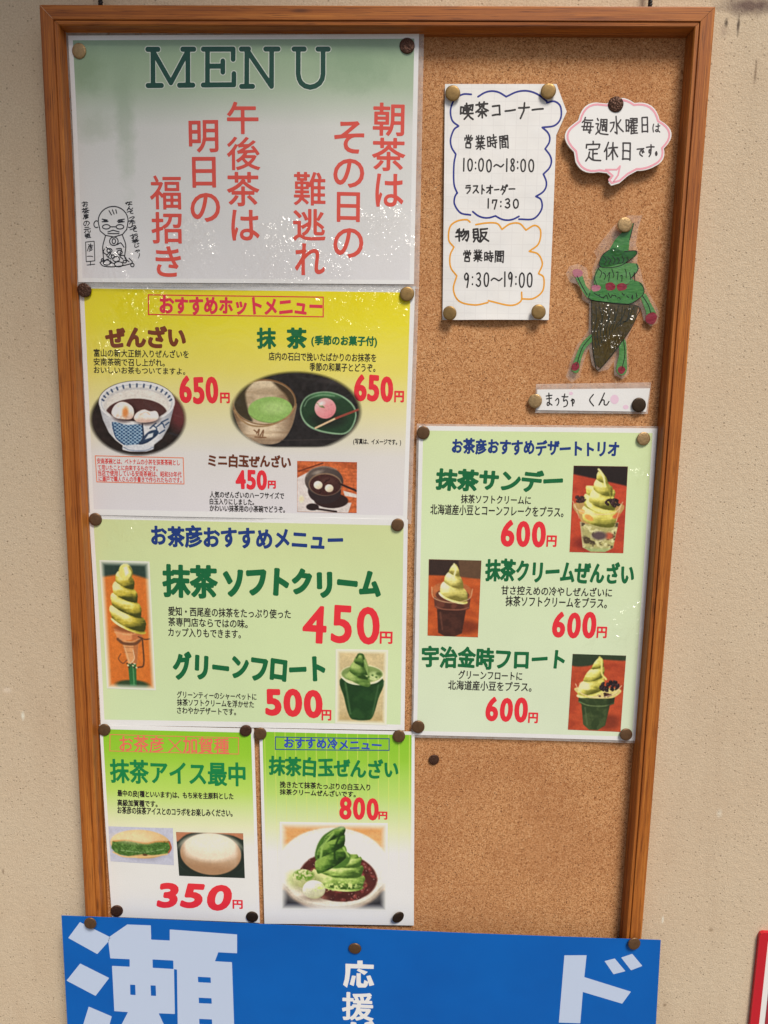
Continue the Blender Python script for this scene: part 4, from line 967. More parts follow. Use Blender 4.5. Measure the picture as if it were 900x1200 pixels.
p.L([(669, 588), (676, 598), (700, 603), (722, 600), (731, 588)], 1.2, (220, 190, 150), amt=.7); p.L([(672, 592), (678, 608)], .8, (220, 200, 170), amt=.6); p.L([(729, 592), (724, 610)], .8, (220, 200, 170), amt=.6)
p.finish(.55)
p.put(s, 'printed photo of a matcha sundae in a tall clear cup', [(672, 545.5), (735.5, 546.5), (730, 648), (667, 646.5)])
# cream zenzai
p = Pic(501, 655, 563, 746, (184, 86, 40)); p.mix(np.clip((p.noise(26, 7, 71) - .4) * 2, 0, .6), (150, 62, 30)); p.G([(501, 655), (563, 655), (563, 676), (540, 674), (501, 674)], (52, 38, 34), 2); p.G([(536, 655), (563, 655), (563, 677), (538, 675)], (92, 68, 50), 2)
p.E(548, 734, 16, 8, (110, 46, 26), 0, 6, .8); p.G(tuple([(508, 700), (552, 700), (551, 712), (547, 714), (543, 742), (534, 746), (522, 746), (514, 742), (512, 714), (509, 711)]), (74, 40, 32)); body = p.poly(tuple([(508, 700), (552, 700), (551, 712), (547, 714), (543, 742), (534, 746), (522, 746), (514, 742), (512, 714), (509, 711)]))
p.mix(body * np.clip((p.noise(8, 8, 72) - .42) * 4, 0, .7), (110, 62, 48)); p.mix(body * (p.Y > 714) * .5, (46, 28, 24)); p.L([(510, 711), (520, 714), (540, 714), (550, 711)], 1.4, (130, 80, 62)); p.L([(516, 718), (519, 738)], 1.4, (120, 74, 58), 2, amt=.7)
p.E(529, 693, 24.5, 12.5, (170, 116, 76), 0, 1, .55); p.E(530, 697, 20, 8, (90, 50, 38)); p.soft([(660, 532), (676, 530), (702, 530)], 661, 701, 2.5, 19, 3.2, ((246, 242, 186), (208, 198, 112), (120, 112, 50)), slant=.6, curv=.34, pw=.9, seed=73, contrast=1.05); p.L([(531, 660), (533, 666), (531, 676)], 2, (240, 234, 172), 1.5)
p.L([(505, 688), (508, 701), (529, 706), (550, 701), (554, 689)], 1, (214, 180, 140), amt=.7)
p.finish(.55)
p.put(s, 'printed photo of matcha cream zenzai in a brown plastic cup', [(502.5, 655), (564, 656.5), (560, 746.5), (501, 744.5)])
# uji kintoki float
p = Pic(666, 766, 733, 857, (176, 74, 44)); p.mix(np.clip((p.noise(30, 8, 81) - .4) * 2, 0, .6), (146, 54, 34)); p.G([(666, 766), (733, 766), (733, 772), (700, 772), (690, 779), (666, 780)], (44, 58, 40), 2)
p.E(716, 846, 14, 9, (112, 46, 30), 0, 6, .8); cup = p.poly(tuple([(677, 812), (723, 812), (722, 824), (717, 826), (713, 850), (704, 856), (693, 856), (685, 850), (681, 826), (677, 823)]))
p.mix(cup, (46, 62, 34)); p.mix(cup * np.clip((p.noise(9, 9, 82) - .42) * 4, 0, .6), (74, 88, 52)); p.L([(678, 823), (690, 827), (710, 827), (722, 823)], 1.4, (96, 112, 72)); p.L([(686, 830), (690, 850)], 1.5, (92, 108, 72), 2, amt=.7); p.mix(cup * np.clip((p.X - 712) / 8, 0, .6), (26, 36, 22))
p.G([(674, 806), (727, 806), (724, 815), (712, 818), (688, 818), (677, 814)], (206, 190, 120)); p.beans(p.ell(707, 814, 12, 3)[0], 12, (66, 40, 32), (130, 100, 84), 83, 1.6)
p.soft([(768, 701), (780, 699), (796, 694), (815, 692)], 770, 813, 2.5, 18, 3.2, CREAM, slant=-.5, curv=.34, pw=.8, seed=84, contrast=1.1); p.L([(700, 769), (703, 775), (704, 788), (710, 795)], 2.2, (222, 212, 124), 1.5); p.E(684, 804, 7, 4, (240, 234, 170), .4, 2)
p.beans(p.ell(715, 803, 13, 7, -.15)[0], 46, (34, 24, 28), (110, 96, 96), 85, 1.9); p.L([(672, 802), (680, 813), (700, 817), (720, 813), (730, 802)], 1.2, (226, 200, 160), amt=.75)
p.finish(.55)
p.put(s, 'printed photo of a green float topped with dark red beans', [(671, 766), (733.5, 768), (727, 857.5), (665.5, 855)])

# ------------------------------------------------------------------ wafer ice poster
q = [(117.5, 848.5), (298, 853), (305, 1080), (132, 1073)]
c4 = P(212, 960, 0.002)
s = Sheet('menu_poster', q, 0.0020, 'narrow green and white poster priced 350 yen with two wafer cake photos', 'poster',
          lambda X, Z: 0.0018 * np.cos((Z - c4[1]) * 15) * np.sin((X - c4[0]) * 16 + 2) + 0.0018, 'menu posters at the bottom of the board')
LG = [(0.0, A(128, 186, 34)), (0.14, A(142, 192, 50)), (0.32, A(176, 208, 96)), (0.50, A(214, 224, 180)), (0.60, A(224, 224, 212)), (1.0, A(226, 222, 220))]
s.sheet('paper_sheet', paper_mat('wafer_print', LG, 0.35, border=(0.020, 0.020)))
s.frame('heading_box', [(130, 859.5), (280, 863.5), (280, 882.5), (130, 878.5)], (222, 118, 84), .9)
s.print('heading', [('お茶彦', (141, 861, 193, 880), dict(bold=.4)), ('加賀種', (215, 863, 269, 882), dict(bold=.4))], (230, 108, 86))
b = Buf(); strokes(b, [np.array([[199, 865], [213, 879.5]])], s.h, 1.5); s.lay('heading', b, ink((230, 108, 86))); b = Buf(); strokes(b, [np.array([[213, 865.5], [199, 879.5]])], s.h, 1.5); s.lay('heading', b, ink((230, 108, 86)))
s.print('dish_name', [('抹茶アイス最中', (130, 890, 288, 918), dict(bold=.85))], (0, 122, 64))
s.print('description', [('最中の皮(種といいます)は、もち米を主原料とした', (139, 925.5, 274, 934.5)), ('高級加賀種です。', (139, 935, 186, 943)), ('お茶彦の抹茶アイスとのコラボをお楽しみください。', (139, 944.5, 273, 953.5))], BLACK, bold=.25, cell=.3)
price(s, '350', (186, 1033.5, 272, 1064), (273, 1053, 285, 1063.5), bold=2.3, shear=.22)
p = Pic(128, 966, 206, 1011, (182, 184, 200)); p.E(167, 990, 37, 18, (150, 150, 168), 0, 4, .6)
p.ball(166, 987, 37, 18, (226, 198, 150), (186, 146, 94))
fil = p.poly(((132, 985), (150, 983), (166, 986), (176, 986), (188, 983), (201, 982), (203, 991), (198, 998), (180, 1000), (168, 999.5), (150, 1003), (136, 1001), (130, 994)), 1.2); p.mix(fil, (70, 108, 44)); p.mix(fil * np.clip((p.noise(4, 3, 91) - .45) * 4, 0, .8), (104, 142, 72)); p.L([(133, 985), (150, 983), (172, 986), (186, 983), (201, 983)], 1.8, (176, 122, 60)); p.L([(132, 999), (146, 1004), (176, 1002), (198, 998)], 1.8, (214, 178, 124)); p.L([(140, 996), (170, 997), (194, 992)], .8, (150, 176, 120)); p.E(171, 1000, 3, 1.5, (90, 60, 36)); p.mix(fil * np.clip((p.noise(1.6, 1.6, 92) - .5) * 5, 0, .6), (44, 76, 26)); p.mix(p.ell(160, 980, 26, 7, 0, 6)[0] * .5, (244, 222, 180)); p.finish(.5, .035); p.L([(201, 983), (203, 990), (200, 996)], 2, (166, 84, 50))
p.put(s, 'printed photo of a wafer cake cut open to green filling', [(128.5, 966), (204, 968), (205, 1011.5), (131, 1007)])
p = Pic(208, 972, 288, 1026, (30, 42, 36)); p.G([(208, 972), (288, 972), (288, 980), (270, 974), (226, 973), (208, 984)], (176, 116, 84), 1.5); p.E(248, 1000, 44, 27, (62, 72, 60), 0, 1.5); p.E(248, 1002, 42, 26, (30, 40, 34))
m, u, v = p.ell(248, 998, 36.5, 25.5, 0, .9); tt = np.clip(.5 + .75*v - .1*u, 0, 1)[..., None]; p.mix(m, np.array((226, 210, 188)) * (1-tt) + np.array((160, 124, 92)) * tt); p.E(248, 990, 34, 17, (228, 214, 194), 0, 6, .85); p.E(247, 986, 24, 8, (236, 224, 206), 0, 8, .7); p.mix(m * np.clip((np.abs(u) - .8) * 4, 0, .5), (150, 106, 72)); p.finish(.4, .03)
p.put(s, 'printed photo of a whole round wafer cake on a dark plate', [(207.5, 972.5), (285.5, 975), (287.5, 1027.5), (211, 1024)])

# ------------------------------------------------------------------ cold zenzai poster
q = [(304, 853), (486, 857), (485, 1084), (310, 1082)]
c5 = P(395, 970, 0.002)
s = Sheet('menu_poster', q, 0.0026, 'narrow green and white poster priced 800 yen with a dessert plate photo', 'poster',
          lambda X, Z: 0.0009 * np.sin((Z - c5[1]) * 15 + 1) * np.cos((X - c5[0]) * 18) + 0.0008, 'menu posters at the bottom of the board')
s.sheet('paper_sheet', paper_mat('cold_print', [(0.0, A(126, 184, 36)), (0.15, A(142, 192, 56)), (0.32, A(176, 208, 108)), (0.50, A(210, 222, 176)), (0.62, A(226, 228, 222)), (1.0, A(228, 228, 232))], 0.35, border=(0.020, 0.016), stripes=(15, A(222, 222, 110), .55)))
s.frame('heading_box', [(323, 863), (456, 865), (456, 878.5), (323, 877.5)], (34, 74, 128), 1.1)
s.print('heading', [('おすすめ冷メニュー', (333, 864.5, 447, 877.5), dict(bold=.5, jit=.8))], (44, 70, 168))
s.print('dish_name', [('抹茶白玉ぜんざい', (315, 887, 467, 910), dict(bold=.9, jit=.6))], (0, 116, 62))
s.print('description', [('挽きたて抹茶たっぷりの白玉入り', (328, 916, 434, 924)), ('抹茶クリームぜんざいです。', (328, 924.5, 417, 932))], BLACK, bold=.25, cell=.3)
price(s, '800', (398, 933, 444, 959.5), (443.5, 950, 454, 959.5), bold=1.35)
p = Pic(327, 962, 454, 1067, (210, 150, 90)); p.mix(np.clip((p.noise(50, 5, 95) - .4) * 2, 0, .7), (224, 176, 120)); p.mix(np.clip((p.Y - 1040) / 4, 0, 1), (38, 38, 44))
p.E(390, 1019, 66, 50, (150, 128, 110), 0, 3); p.E(390, 1016, 66, 48, (226, 218, 202), 0, 2); p.L([(330, 1036), (352, 1056), (390, 1063), (428, 1056), (450, 1036)], 2.5, (176, 164, 146), 2); p.E(390, 1008, 60, 34, (240, 236, 226), 0, 10, .8); p.E(388, 1048, 50, 11, (214, 206, 190), 0, 8, .7)
soup = p.ell(396, 1027, 46, 29, .08, 1.6)[0]; p.mix(soup, (78, 34, 30)); p.beans(soup, 150, (104, 48, 44), (196, 150, 140), 96, 2.6); p.E(396, 1050, 14, 3, (60, 24, 22), 0, 3, .7)
p.E(345, 1030, 10, 10, (186, 200, 128), .4, 8, .8)
p.soft([(1000, 398), (1015, 396), (1044, 394)], 1000, 1037, 22, 32, 3.2, ((214, 226, 150), (142, 172, 82), (58, 88, 30)), slant=.25, curv=.30, pw=.6, seed=101, bulge=.14, contrast=1.15, rough=.5)
spi = p.poly([(369, 1006), (370, 992), (377, 979), (388, 971), (398, 966.5), (403, 970), (400, 982), (403, 994), (410, 1000), (408, 1010), (398, 1016), (382, 1015)], 1.4)
q_ = p.soft([(966, 400), (980, 392), (1000, 388), (1016, 390)], 967, 1013, 3, 20, 3.0, ((132, 166, 74), (66, 104, 34), (24, 50, 14)), slant=-1.1, curv=.2, pw=.6, seed=106, contrast=1.2, rough=.6)
p.mix(spi * (1 - q_), (70, 108, 40)); p.L([(375, 1004), (378, 990), (390, 975)], 2.6, (142, 176, 88), 2); p.L([(392, 1008), (392, 992), (399, 974)], 2.4, (30, 60, 16), 1.6); p.L([(402, 992), (408, 1002)], 2, (150, 180, 96), 1.6)
p.E(360, 1034, 18, 13, (150, 146, 104), 0, 5, .55); p.E(368, 1052, 15, 4, (120, 96, 76), 0, 4, .6)
p.ball(355, 1029, 13, 11, (226, 226, 176), (150, 156, 96), 0, -.4, -.8); p.mix(p.ell(355, 1025, 12, 7, 0, 2)[0] * np.clip((p.noise(2.5, 2.5, 107) - .38) * 5, 0, 1), (98, 138, 44)); p.ball(367, 1042, 13.5, 11, (252, 252, 240), (168, 166, 124), 0, -.5, -.9); p.E(363, 1037, 5, 3, (255, 255, 250), 0, 2); p.E(372, 1047, 6, 3, (206, 206, 170), -.3, 3, .6)
p.mix(p.ell(394, 1038, 30, 5, -.1, 3)[0] * np.clip((p.noise(2.5, 2.5, 108) - .48) * 8, 0, 1), (196, 216, 130)); p.finish(.6, .05)
e = np.minimum(np.minimum(p.X - 327, 454 - p.X), np.minimum(p.Y - 962, 1067 - p.Y)); p.mix(np.clip(1 - (e - 1) / 8, 0, 1), (228, 228, 224)); p.put(s, 'printed photo of a white plate of green cream, red beans and dumplings', [(328, 962), (454.5, 963.5), (453.5, 1067.5), (329, 1066)])

# ------------------------------------------------------------------ hand-written opening hours
def outline_sheet(s, name, poly, mat, thick, up=0.0, cell=1.2, label=None):
    """flat sheet cut to an outline (photograph pixels), with a real edge"""
    q = PV(np.array(poly)[:, 0], np.array(poly)[:, 1], s.h); n = len(q)
    bm = bmesh.new(); vs_ = [bm.verts.new((a[0], float(s.y(a[0], a[1], up)), a[1])) for a in q]
    f = bm.faces.new(vs_); bmesh.ops.triangulate(bm, faces=[f])
    back = [bm.verts.new((a[0], float(s.y(a[0], a[1], up)) + thick, a[1])) for a in q]
    for i in range(n): bm.faces.new((vs_[i], back[i], back[(i+1) % n], vs_[(i+1) % n]))
    bmesh.ops.recalc_face_normals(bm, faces=bm.faces)
    me = bpy.data.meshes.new(name); bm.to_mesh(me); bm.free()
    return link(name, me, mat, s.root, label)
def paper_grid_mat():
    t = NT('squared_paper'); p = t.pos(); x, y, z = t.sep(p)
    g = None
    for v in (x, z):
        fr = t.math('FRACT', t.math('MULTIPLY', v, 105.0)); k = t.math('GREATER_THAN', fr, 0.93); g = k if g is None else t.math('MAXIMUM', g, k)
    c = t.mix(t.math('MULTIPLY', g, 0.30), A(226, 222, 216), A(196, 194, 196)); c = t.mix(t.mapr(t.noise(p, 30, 3, 0.6), .3, .7, 0, .25), c, A(214, 208, 200))
    t.color(c); t.rough(.75); t.normal(t.bump(t.noise(t.scaled(p, 1, 0, 1), 22, 2, .5), .35, .006)); return t.m
hz = P(585, 240, 0.002)
q = [(521.5, 99), (652, 98), (664, 131), (651.5, 159), (643, 375), (518.5, 375)]
s = Sheet('opening_hours_note', [q[0], q[1], q[4], q[5]], 0.0018, 'white squared paper note with handwritten opening hours in blue and orange cloud outlines', 'note',
          lambda X, Z: 0.0030 * np.clip((hz[1] + 0.02 - Z) / 0.12, 0, 1) ** 2 * (0.5 + 0.5 * np.cos((X - hz[0]) * 55)) + 0.0010 * np.cos((Z - hz[1]) * 30) + 0.0011)
# ruled grid whose right edge follows the cut outline with its folded-out corner
YR = sorted(set(list(np.linspace(98.5, 375, 48)) + [131.0, 159.0]))
def right_edge(y): return float(np.interp(y, [98, 131, 159, 375], [652, 664, 651.5, 643]))
v = []; f = []; nx = 24
for y in YR:
    for i in range(nx + 1):
        xl = np.interp(y, [98.5, 375], [521.5, 518.5]); X, Z = P(xl + (right_edge(y) - xl) * i / nx, y, s.h); v.append((X, float(s.y(X, Z)), Z))
for j in range(len(YR) - 1):
    for i in range(nx): a = j*(nx+1) + i; f.append((a, a + nx + 1, a + nx + 2, a + 1))
ring = list(range(nx)) + [j*(nx+1) + nx for j in range(len(YR) - 1)] + [(len(YR)-1)*(nx+1) + nx - i for i in range(nx)] + [(len(YR)-1-j)*(nx+1) for j in range(len(YR) - 1)]
k0 = len(v); m = len(ring); v += [v[r] for r in ring]; v += [(v[r][0], v[r][1] + .0003, v[r][2]) for r in ring]
f += [(k0 + a, k0 + (a+1) % m, k0 + m + (a+1) % m, k0 + m + a) for a in range(m)]
link('paper_sheet', mesh('paper_sheet', v, f, True), paper_grid_mat(), s.root)
def z3(l): return smooth([(490 + x / 3.636, 70 + y / 3.636) for x, y in l], 5)
def bumps(pts, depth, cx, cy):
    """cloud outline: outward arcs between the given corner points (zoomed pixels)"""
    out = []
    for a, c in zip(pts[:-1], pts[1:]):
        a, c = np.array(a, float), np.array(c, float); m = (a + c) / 2; n = np.array([c[1]-a[1], a[0]-c[0]]); n /= np.linalg.norm(n)
        if np.dot(n, m - [cx, cy]) < 0: n = -n
        d = np.linalg.norm(c - a) * depth
        out += [a, a*.75+c*.25 + n*d*.75, m + n*d, a*.25+c*.75 + n*d*.75]
    out.append(np.array(pts[-1], float)); return out
def cloud(pts, depth=.24):
    c = np.mean(pts, 0); L = []
    for a, d in zip(pts[:-1], pts[1:]): L.append(z3(bumps([a, d], depth, *c)))
    return L
b = Buf()
BL = cloud([(255, 158), (375, 158), (548, 178)], .2) + [z3([(548, 184), (580, 178), (606, 200), (607, 250), (580, 282), (528, 290)])] + cloud([(528, 290), (540, 382), (532, 490), (500, 585)], .28) + [z3([(500, 585), (522, 600), (524, 640), (490, 680), (428, 682)])] + cloud([(428, 670), (328, 668), (232, 650)], .17) + \
     [z3([(222, 664), (180, 655), (155, 620), (155, 590), (166, 568)]), z3([(166, 572), (152, 530), (152, 450), (160, 405)]), z3([(160, 405), (142, 375), (138, 340), (152, 300), (172, 284)]), z3([(172, 284), (145, 260), (138, 215), (155, 170), (190, 148), (226, 148)])]
for g in lines_by_cell(BL): strokes(b, g, s.h, 1.9, .38)
s.lay('blue_cloud_outline', b, ink((14, 32, 124), 0))
b = Buf()
OR = [z3([(245, 705), (290, 698), (335, 700), (356, 725)]), z3([(356, 725), (390, 702), (430, 700), (458, 728)]), z3([(458, 728), (495, 708), (520, 730), (512, 785), (472, 818)]), z3([(472, 818), (510, 830), (528, 870), (512, 912)]), z3([(512, 912), (534, 930), (530, 985), (490, 1018), (442, 1020)]), z3([(440, 992), (436, 1030), (390, 1048), (298, 1028)]),
      z3([(296, 1036), (240, 1046), (175, 1030), (150, 980), (164, 922)]), z3([(164, 922), (138, 885), (136, 835), (152, 800)]), z3([(152, 800), (130, 770), (135, 715), (165, 690), (205, 684), (220, 694)])]
for g in lines_by_cell(OR): strokes(b, g, s.h, 1.8, .38)
s.lay('orange_cloud_outline', b, ink((240, 150, 34), 0))
b = Buf()
hand(b, '喫茶コーナー', (538, 119, 638, 140), s.h, 1.95, [1, 1, .9, .9, .9, .9], .6); hand(b, '営業時間', (542, 157, 597, 175.5), s.h, 1.5, jit=.7)
hand(b, '10:00〜18:00', (541, 186, 627, 202.5), s.h, 1.65, [.55, 1, .4, 1, 1, 1.5, .55, .9, .4, 1, 1.05], .5); hand(b, 'ラストオーダー', (544, 217, 604, 228.5), s.h, 1.55, [1, 1, .8, 1.05, .8, 1.1, 1], .5)
hand(b, '17:30', (569, 233.5, 609, 245.5), s.h, 1.65, [.6, .9, .6, 1, 1], .5); hand(b, '物販', (531, 267.5, 573, 285), s.h, 1.95, jit=.7); hand(b, '営業時間', (541, 293, 591, 308), s.h, 1.5, jit=.7)
hand(b, '9:30〜19:00', (542, 319, 625, 337.5), s.h, 1.65, [1, .5, 1, 1, 1.6, .5, .9, .5, 1, 1], .5)
s.lay('handwriting', b, ink((26, 22, 24), 0))

# ------------------------------------------------------------------ speech-bubble card
def z1(l): return [(640 + x / 3.4615, y / 3.4615) for x, y in l]
def scallop(corners, depth=.25, n=8):
    out = []; c = np.mean(corners, 0)
    for a, d in zip(corners, corners[1:] + corners[:1]):
        a, d = np.array(a, float), np.array(d, float); m = (a+d)/2; nrm = np.array([d[1]-a[1], a[0]-d[0]]); nrm /= np.linalg.norm(nrm)
        if np.dot(nrm, m - c) < 0: nrm = -nrm
        for t in np.linspace(0, 1, n, endpoint=False): out.append(a*(1-t) + d*t + nrm * np.linalg.norm(d-a) * depth * 4*t*(1-t) * (1 if True else 0))
    return out
body = [(250, 420), (358, 424), (458, 476), (478, 592), (446, 662), (352, 692)]
tailr = [(330, 715), (295, 745), (262, 755), (250, 742), (266, 722), (240, 704)]
def edge(a, d, depth, n=8):
    a, d = np.array(a, float), np.array(d, float); nrm = np.array([d[1]-a[1], a[0]-d[0]]); nrm /= np.linalg.norm(nrm)
    return [tuple(a*(1-t) + d*t + nrm*np.linalg.norm(d-a)*depth*4*t*(1-t)) for t in np.linspace(0, 1, n, endpoint=False)]
ring = edge((246, 420), (358, 418), .20) + edge((358, 418), (460, 488), .24) + edge((460, 488), (476, 604), .34) + edge((476, 604), (440, 676), .20) + edge((440, 676), (356, 694), .08) + [(330, 715), (295, 745), (262, 755), (251, 741), (266, 724), (244, 704)] + edge((210, 700), (112, 640), .24) + edge((112, 618), (130, 492), .36) + edge((130, 488), (246, 424), .28)
q = z1(ring)
s = Sheet('speech_bubble_card', [(661, 118), (788, 118), (788, 218), (661, 218)], 0.0048, 'pink-edged white speech bubble card with handwritten weekly closing day', 'card', lambda X, Z: X * 0 + 0.10 * (P(725, 120)[1] - Z) * .25)
t = NT('card'); t.color(A(236, 226, 220)); t.rough(.6); CARD = t.m
outline_sheet(s, 'card_panel', q, CARD, 0.0016)
cq = np.mean(q, 0); inner = [tuple(cq + (np.array(p_) - cq) * (.955, .945)) for p_ in q]
b = Buf(); pk = np.array(inner + [inner[0]])
pk = np.array([p_ for p_ in pk]); strokes(b, [pk], s.h, 2.1, .4); strokes(b, [np.array(z1([(298, 676), (290, 712), (272, 738)])), np.array(z1([(298, 676), (285, 690), (240, 690)]))], s.h, 1.8, .4)
s.lay('pink_border', b, ink((238, 150, 164), 0))
b = Buf(); hand(b, '毎週水曜日', (680, 136, 762, 158.5), s.h, 1.55, [1, 1, 1.05, 1.05, .8], .7); hand(b, 'は', (763, 145, 775, 158), s.h, 1.25); hand(b, '定休日', (684, 164.5, 742, 189), s.h, 1.7, [1.15, 1.1, .9], .7); hand(b, 'です。', (744, 169, 775, 185), s.h, 1.5, [1.05, .95, .7])
s.lay('handwriting', b, ink((40, 34, 38), 0))

# ------------------------------------------------------------------ laminated soft cream cut-out
def z4(l): return [(600 + x / 2.927, 90 + y / 2.927) for x, y in l]
s = Sheet('paper_cutout', [(660, 250), (775, 250), (775, 445), (660, 445)], 0.0022, 'laminated hand-drawn green soft cream cone with thin arms and legs', 'cut-out', lambda X, Z: X * 0 + 0.0012)
film = z4([(395, 476), (447, 476), (432, 520), (424, 575), (432, 600), (428, 640), (440, 660), (448, 700), (464, 735), (488, 775), (506, 812), (498, 845), (474, 856), (450, 835), (440, 790), (424, 830), (392, 905), (398, 960), (400, 1020), (378, 1038), (350, 1024), (348, 975), (330, 1004), (296, 1012), (274, 990), (262, 930), (244, 980), (232, 1030), (204, 1050), (184, 1030), (196, 985), (222, 920), (262, 870), (264, 780), (240, 765), (238, 730), (222, 712), (196, 704), (184, 676), (196, 650), (226, 642), (256, 656), (262, 690), (276, 700), (274, 660), (290, 620), (280, 600), (310, 560), (350, 510)])
FILM2 = film_mat(0.10, 0.34, (0.74, 0.64, 0.58, 1), 'clear_film_cutout')
b = Buf(); region(b, film, s.h, 1.2); fo = s.lay('clear_film', b, FILM2, up=-4.0)
def marker(rgb1, rgb2, scale=(60, 240)):
    t = NT('marker_scribble'); p = t.pos(); n = t.noise(t.scaled(p, scale[0], 0, scale[1]), 2.2, 3, .7, 1.5)
    t.color(t.mix(t.mapr(n, .35, .65), A(*rgb1), A(*rgb2))); laminate(t, 1.0, (cr(706, 385, 34, .35), cr(715, 310, 24, .2), cr(712, 405, 22, .5))); return t.m
MG, MD, ML, MB, MR, MP = marker((38, 98, 42), (66, 124, 62)), marker((10, 62, 16), (30, 92, 32)), marker((58, 112, 56), (88, 138, 82)), marker((48, 40, 16), (74, 62, 28), (240, 60)), marker((104, 18, 38), (136, 40, 58)), marker((150, 84, 110), (172, 112, 120))
def shape(name, polys, mat, grow=0):
    b = Buf()
    for pl in polys: q_ = np.array(z4(pl)); q_ = smooth(np.vstack([q_[-2:], q_, q_[:3]]), 4)[8:-8] if len(q_) > 4 and name not in ('cone', 'cream_tip') else q_; region(b, q_, s.h, .6, grow)
    s.lay(name, b, mat)
shape('arm', [[(214, 680), (236, 676), (252, 716), (268, 738), (262, 760), (244, 742), (228, 712)]], ML); shape('arm', [[(440, 756), (456, 744), (474, 776), (492, 812), (484, 842), (462, 838), (458, 806)]], ML)
shape('leg', [[(272, 884), (278, 902), (252, 930), (236, 970), (226, 1014), (204, 1006), (214, 968), (238, 914)]], ML); shape('leg', [[(366, 900), (388, 906), (392, 960), (392, 1010), (374, 1024), (356, 1004), (366, 952)]], ML)
shape('cream_tip', [[(416, 502), (402, 560), (398, 604), (350, 650), (326, 606), (352, 560), (388, 522)]], MG)
shape('cream_roll', [[(330, 596), (352, 588), (384, 600), (424, 598), (420, 616), (396, 630), (372, 648), (320, 656), (298, 646), (308, 614)]], MD)
shape('cream_roll', [[(296, 656), (330, 652), (376, 642), (426, 642), (430, 664), (408, 690), (420, 704), (350, 718), (290, 716), (280, 700), (284, 674)]], ML)
shape('cream_roll', [[(286, 716), (340, 712), (394, 716), (404, 700), (440, 706), (452, 730), (446, 750), (420, 772), (380, 782), (300, 772), (266, 764), (264, 742)]], MG)
shape('cone', [[(272, 768), (432, 788), (424, 826), (392, 886), (340, 960), (302, 1000), (282, 984), (274, 900)]], MB)
shape('cheek', [[(272, 720), (290, 714), (304, 722), (296, 734), (276, 736)]], MP); shape('cheek', [[(320, 712), (340, 706), (354, 718), (346, 732), (324, 732)]], MR); shape('cheek', [[(358, 716), (376, 708), (392, 716), (388, 730), (364, 734)]], MR)
shape('hand', [[(206, 668), (222, 660), (240, 668), (238, 684), (216, 688)]], MP); shape('hand', [[(462, 816), (484, 808), (496, 824), (484, 848), (462, 844), (456, 830)]], MR)
shape('foot', [[(206, 986), (224, 978), (230, 996), (218, 1008), (204, 1004)]], MR); shape('foot', [[(362, 1000), (376, 992), (388, 1004), (376, 1020), (364, 1014)]], MR)
b = Buf()
PL = [[(416, 504), (402, 560)], [(330, 596), (308, 614), (298, 646), (320, 656), (372, 648), (420, 616), (424, 598), (384, 600)], [(296, 656), (282, 690), (290, 716)], [(426, 642), (430, 664), (408, 690)], [(266, 742), (266, 764), (330, 776), (400, 780), (446, 750), (450, 726), (436, 706)],
      [(272, 768), (274, 900), (284, 984), (302, 1000), (392, 886), (424, 826), (432, 788), (340, 776), (272, 768)], [(222, 684), (240, 720), (256, 748)], [(446, 752), (466, 784), (474, 810)], [(272, 890), (240, 930), (220, 990)], [(380, 900), (386, 950), (376, 1000)]]
for k in range(11): PL.append([(286 + k * 13, 786 + (k % 3) * 4), (288 + k * 11 + (k % 2) * 8, 830), (280 + k * 11, 880 - k * 4), (288 + k * 9, 930 - k * 9)])
for k in range(6): PL.append([(312 + k * 16, 616 + (k % 2) * 6), (322 + k * 15, 630), (316 + k * 15, 644 - k)])
for k in range(9): PL.append([(296 + k * 15, 660 + (k % 3) * 12), (306 + k * 14, 672 + (k % 2) * 10), (300 + k * 15, 690 + (k % 3) * 6)])
for k in range(10): PL.append([(280 + k * 16, 742 + (k % 3) * 9), (292 + k * 15, 750 + (k % 2) * 8), (300 + k * 14, 748 + (k % 3) * 8)])
for pl in PL: strokes(b, [smooth(z4(pl), 4)], s.h, .9, .3)
s.lay('pen_lines', b, ink((18, 26, 16)))

# ------------------------------------------------------------------ name strip
s = Sheet('name_strip', [(629.5, 456.5), (761.5, 455), (757, 482.5), (628.5, 480.5)], 0.0016, 'narrow white paper strip with a handwritten name and pink spots, under the cone cut-out', 'label', lambda X, Z: X * 0 + .0006)
s.sheet('paper_strip', paper_mat('strip_paper', None, 0.5), n=8)
s.film([(628, 450), (763, 448), (759, 485), (627, 484)], n=10)
for (x, y, rx, ry) in ((669, 461, 2.4, 2), (720, 468, 5, 5.5), (733, 477, 3.4, 2.6)):
    b = Buf(); region(b, [(x + rx*math.cos(a), y + ry*math.sin(a)) for a in np.linspace(0, 6.28, 14, endpoint=False)], s.h, .5)
    s.lay('pink_spot', b, ink((236, 188, 206)))
b = Buf(); hand(b, 'まっちゃ', (638, 459.5, 675, 477.5), s.h, 1.35, [1.1, .8, 1.1, .8], .6); hand(b, 'くん', (687, 460, 716, 476.5), s.h, 1.4, [.9, 1.2], .6)
s.lay('handwriting', b, ink((24, 22, 24)))

